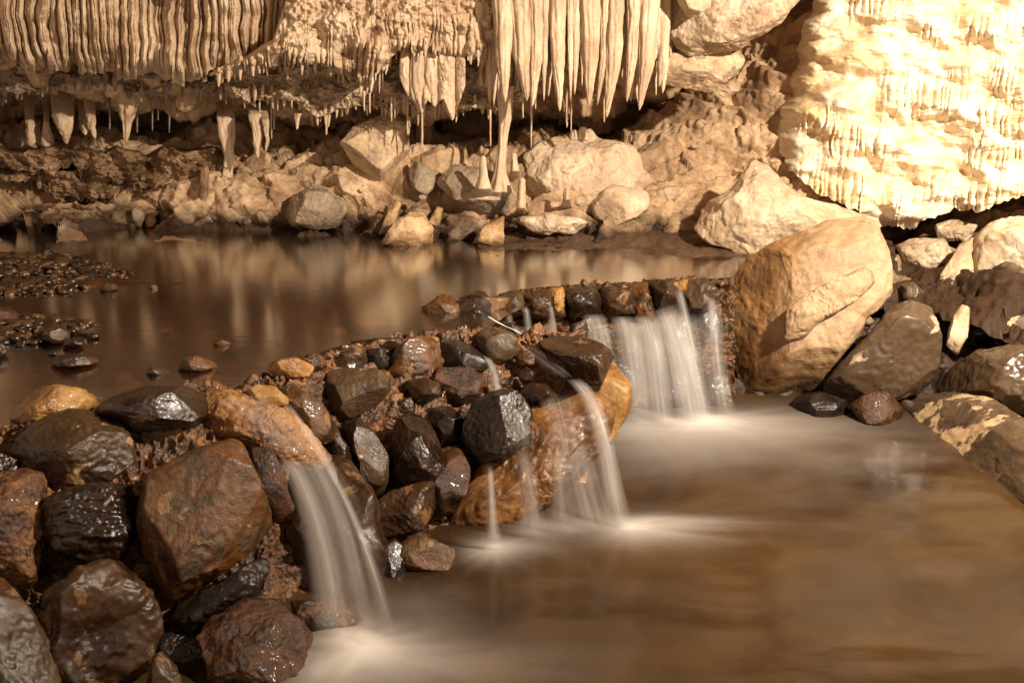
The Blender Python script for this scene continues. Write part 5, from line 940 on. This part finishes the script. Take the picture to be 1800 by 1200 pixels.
fall("fall dropping from the dark glossy block to the pool", [(893, 788), (905, 850), (905, 900), (892, 945)], [(932, 785), (945, 850), (958, 900), (960, 945)], nearY(915, 790)-.31, dens=.7)
fall("needle thin jet left under the dark glossy block", [(850, 818), (851, 870), (850, 920), (836, 972)], [(868, 818), (872, 870), (878, 920), (892, 972)], nearY(860, 820)-.27, dens=.85, edge=1.2)
fall("thin veil sliding over the amber boulder", [(940, 700), (960, 760), (975, 830)], [(1020, 690), (1030, 760), (1030, 830)], lambda u, v: nearY(u, v)-.33, mat='film', dens=.55)
fall("soft stream leaving the amber boulder in its middle", [(960, 800), (962, 860), (950, 940)], [(1000, 790), (1005, 860), (1030, 940)], nearY(980, 800)-.31, dens=.5)
fall("arched stream leaping from the dam beneath the cap rock", [(990, 668), (1020, 700), (1040, 780), (1052, 850), (1055, 935)], [(1020, 664), (1058, 705), (1078, 780), (1098, 850), (1120, 930)], nearY(1010, 670)-.19, dens=.9)
fall("outer spray left of the arched stream", [(975, 780), (985, 850), (1010, 935)], [(1040, 760), (1060, 850), (1085, 935)], nearY(1010, 780)-.25, dens=.45)
fall("film of water running over the golden grit to the arched stream", [(895, 600), (940, 640), (985, 668)], [(930, 604), (985, 632), (1015, 662)], lambda u, v: nearY(u, v)-.09, mat='film', dens=.3)
fall("narrow trickle at the left end of the far dam", [(886, 548), (888, 575), (890, 600)], [(900, 546), (905, 575), (908, 600)], fY(-.14), mat='film', dens=.7)
rock("flat_rock", "thin wet brown ledge where the far dam begins beside the white twig", [(732, 547), (785, 529), (865, 520), (910, 522), (905, 548), (850, 558), (770, 558)], farY(830, 540)-.03, 'brown', thick=1.4, cuts=2, boxy=2.6, rough=.05)
fall("second narrow trickle over the left stones of the far dam", [(915, 540), (918, 570), (918, 605)], [(930, 538), (936, 570), (940, 605)], farY(920, 540)-.14, Yb=farY(925, 605)-.13, mat='fall', dens=.55)
fall("third narrow trickle beside the low wide curtain of the far dam", [(960, 535), (962, 565), (958, 600)], [(972, 534), (978, 565), (982, 600)], farY(965, 535)-.14, Yb=farY(968, 600)-.13, mat='fall', dens=.6)
fall("low wide curtain left in the far fall", [(940, 560), (942, 590), (940, 640)], [(990, 556), (1000, 590), (1005, 640)], farY(965, 560)-.12, dens=.45)
fall("white curtain beside the cap rock in the far fall", [(1022, 552), (1030, 600), (1040, 680), (1040, 745)], [(1062, 550), (1078, 600), (1092, 680), (1100, 745)], farY(1045, 555)-.12, dens=.75)
fall("thin curtain left of the middle of the far fall", [(1070, 556), (1080, 600), (1090, 680), (1095, 750)], [(1110, 554), (1128, 600), (1140, 680), (1150, 750)], farY(1090, 555)-.12, dens=.65)
fall("middle curtain of the far fall", [(1105, 556), (1118, 600), (1130, 680), (1135, 750)], [(1150, 552), (1168, 600), (1180, 680), (1190, 750)], farY(1130, 555)-.13, dens=.7)
fall("strongest milky stream of the far fall", [(1138, 548), (1160, 600), (1178, 680), (1190, 752)], [(1190, 530), (1222, 600), (1245, 680), (1262, 748)], farY(1170, 545)-.14, dens=.85)
fall("slim bright chute beside the grey square block", [(1183, 508), (1192, 550), (1202, 600), (1212, 640)], [(1200, 505), (1213, 550), (1226, 600), (1240, 640)], farY(1190, 505)-.12, Yb=farY(1220, 640)-.14, dens=.6, fade=(.1, .5))
fall("thin right end curtain of the far fall beside the huge split boulder", [(1228, 540), (1235, 600), (1240, 670), (1245, 735)], [(1268, 515), (1276, 600), (1285, 670), (1300, 732)], farY(1245, 530)-.12, dens=.5)
fall("short curtain dropping off the grey square block", [(1240, 525), (1243, 560), (1243, 610)], [(1256, 520), (1262, 560), (1264, 610)], farY(1250, 525)-.14, Yb=farY(1250, 610)-.13, dens=.7)
fall("veil filling the middle of the far fall", [(1060, 560), (1070, 640), (1075, 728)], [(1250, 545), (1265, 640), (1280, 726)], farY(1150, 560)-.04, dens=.7, bulge=.0)
print("objects", len(SC.objects))
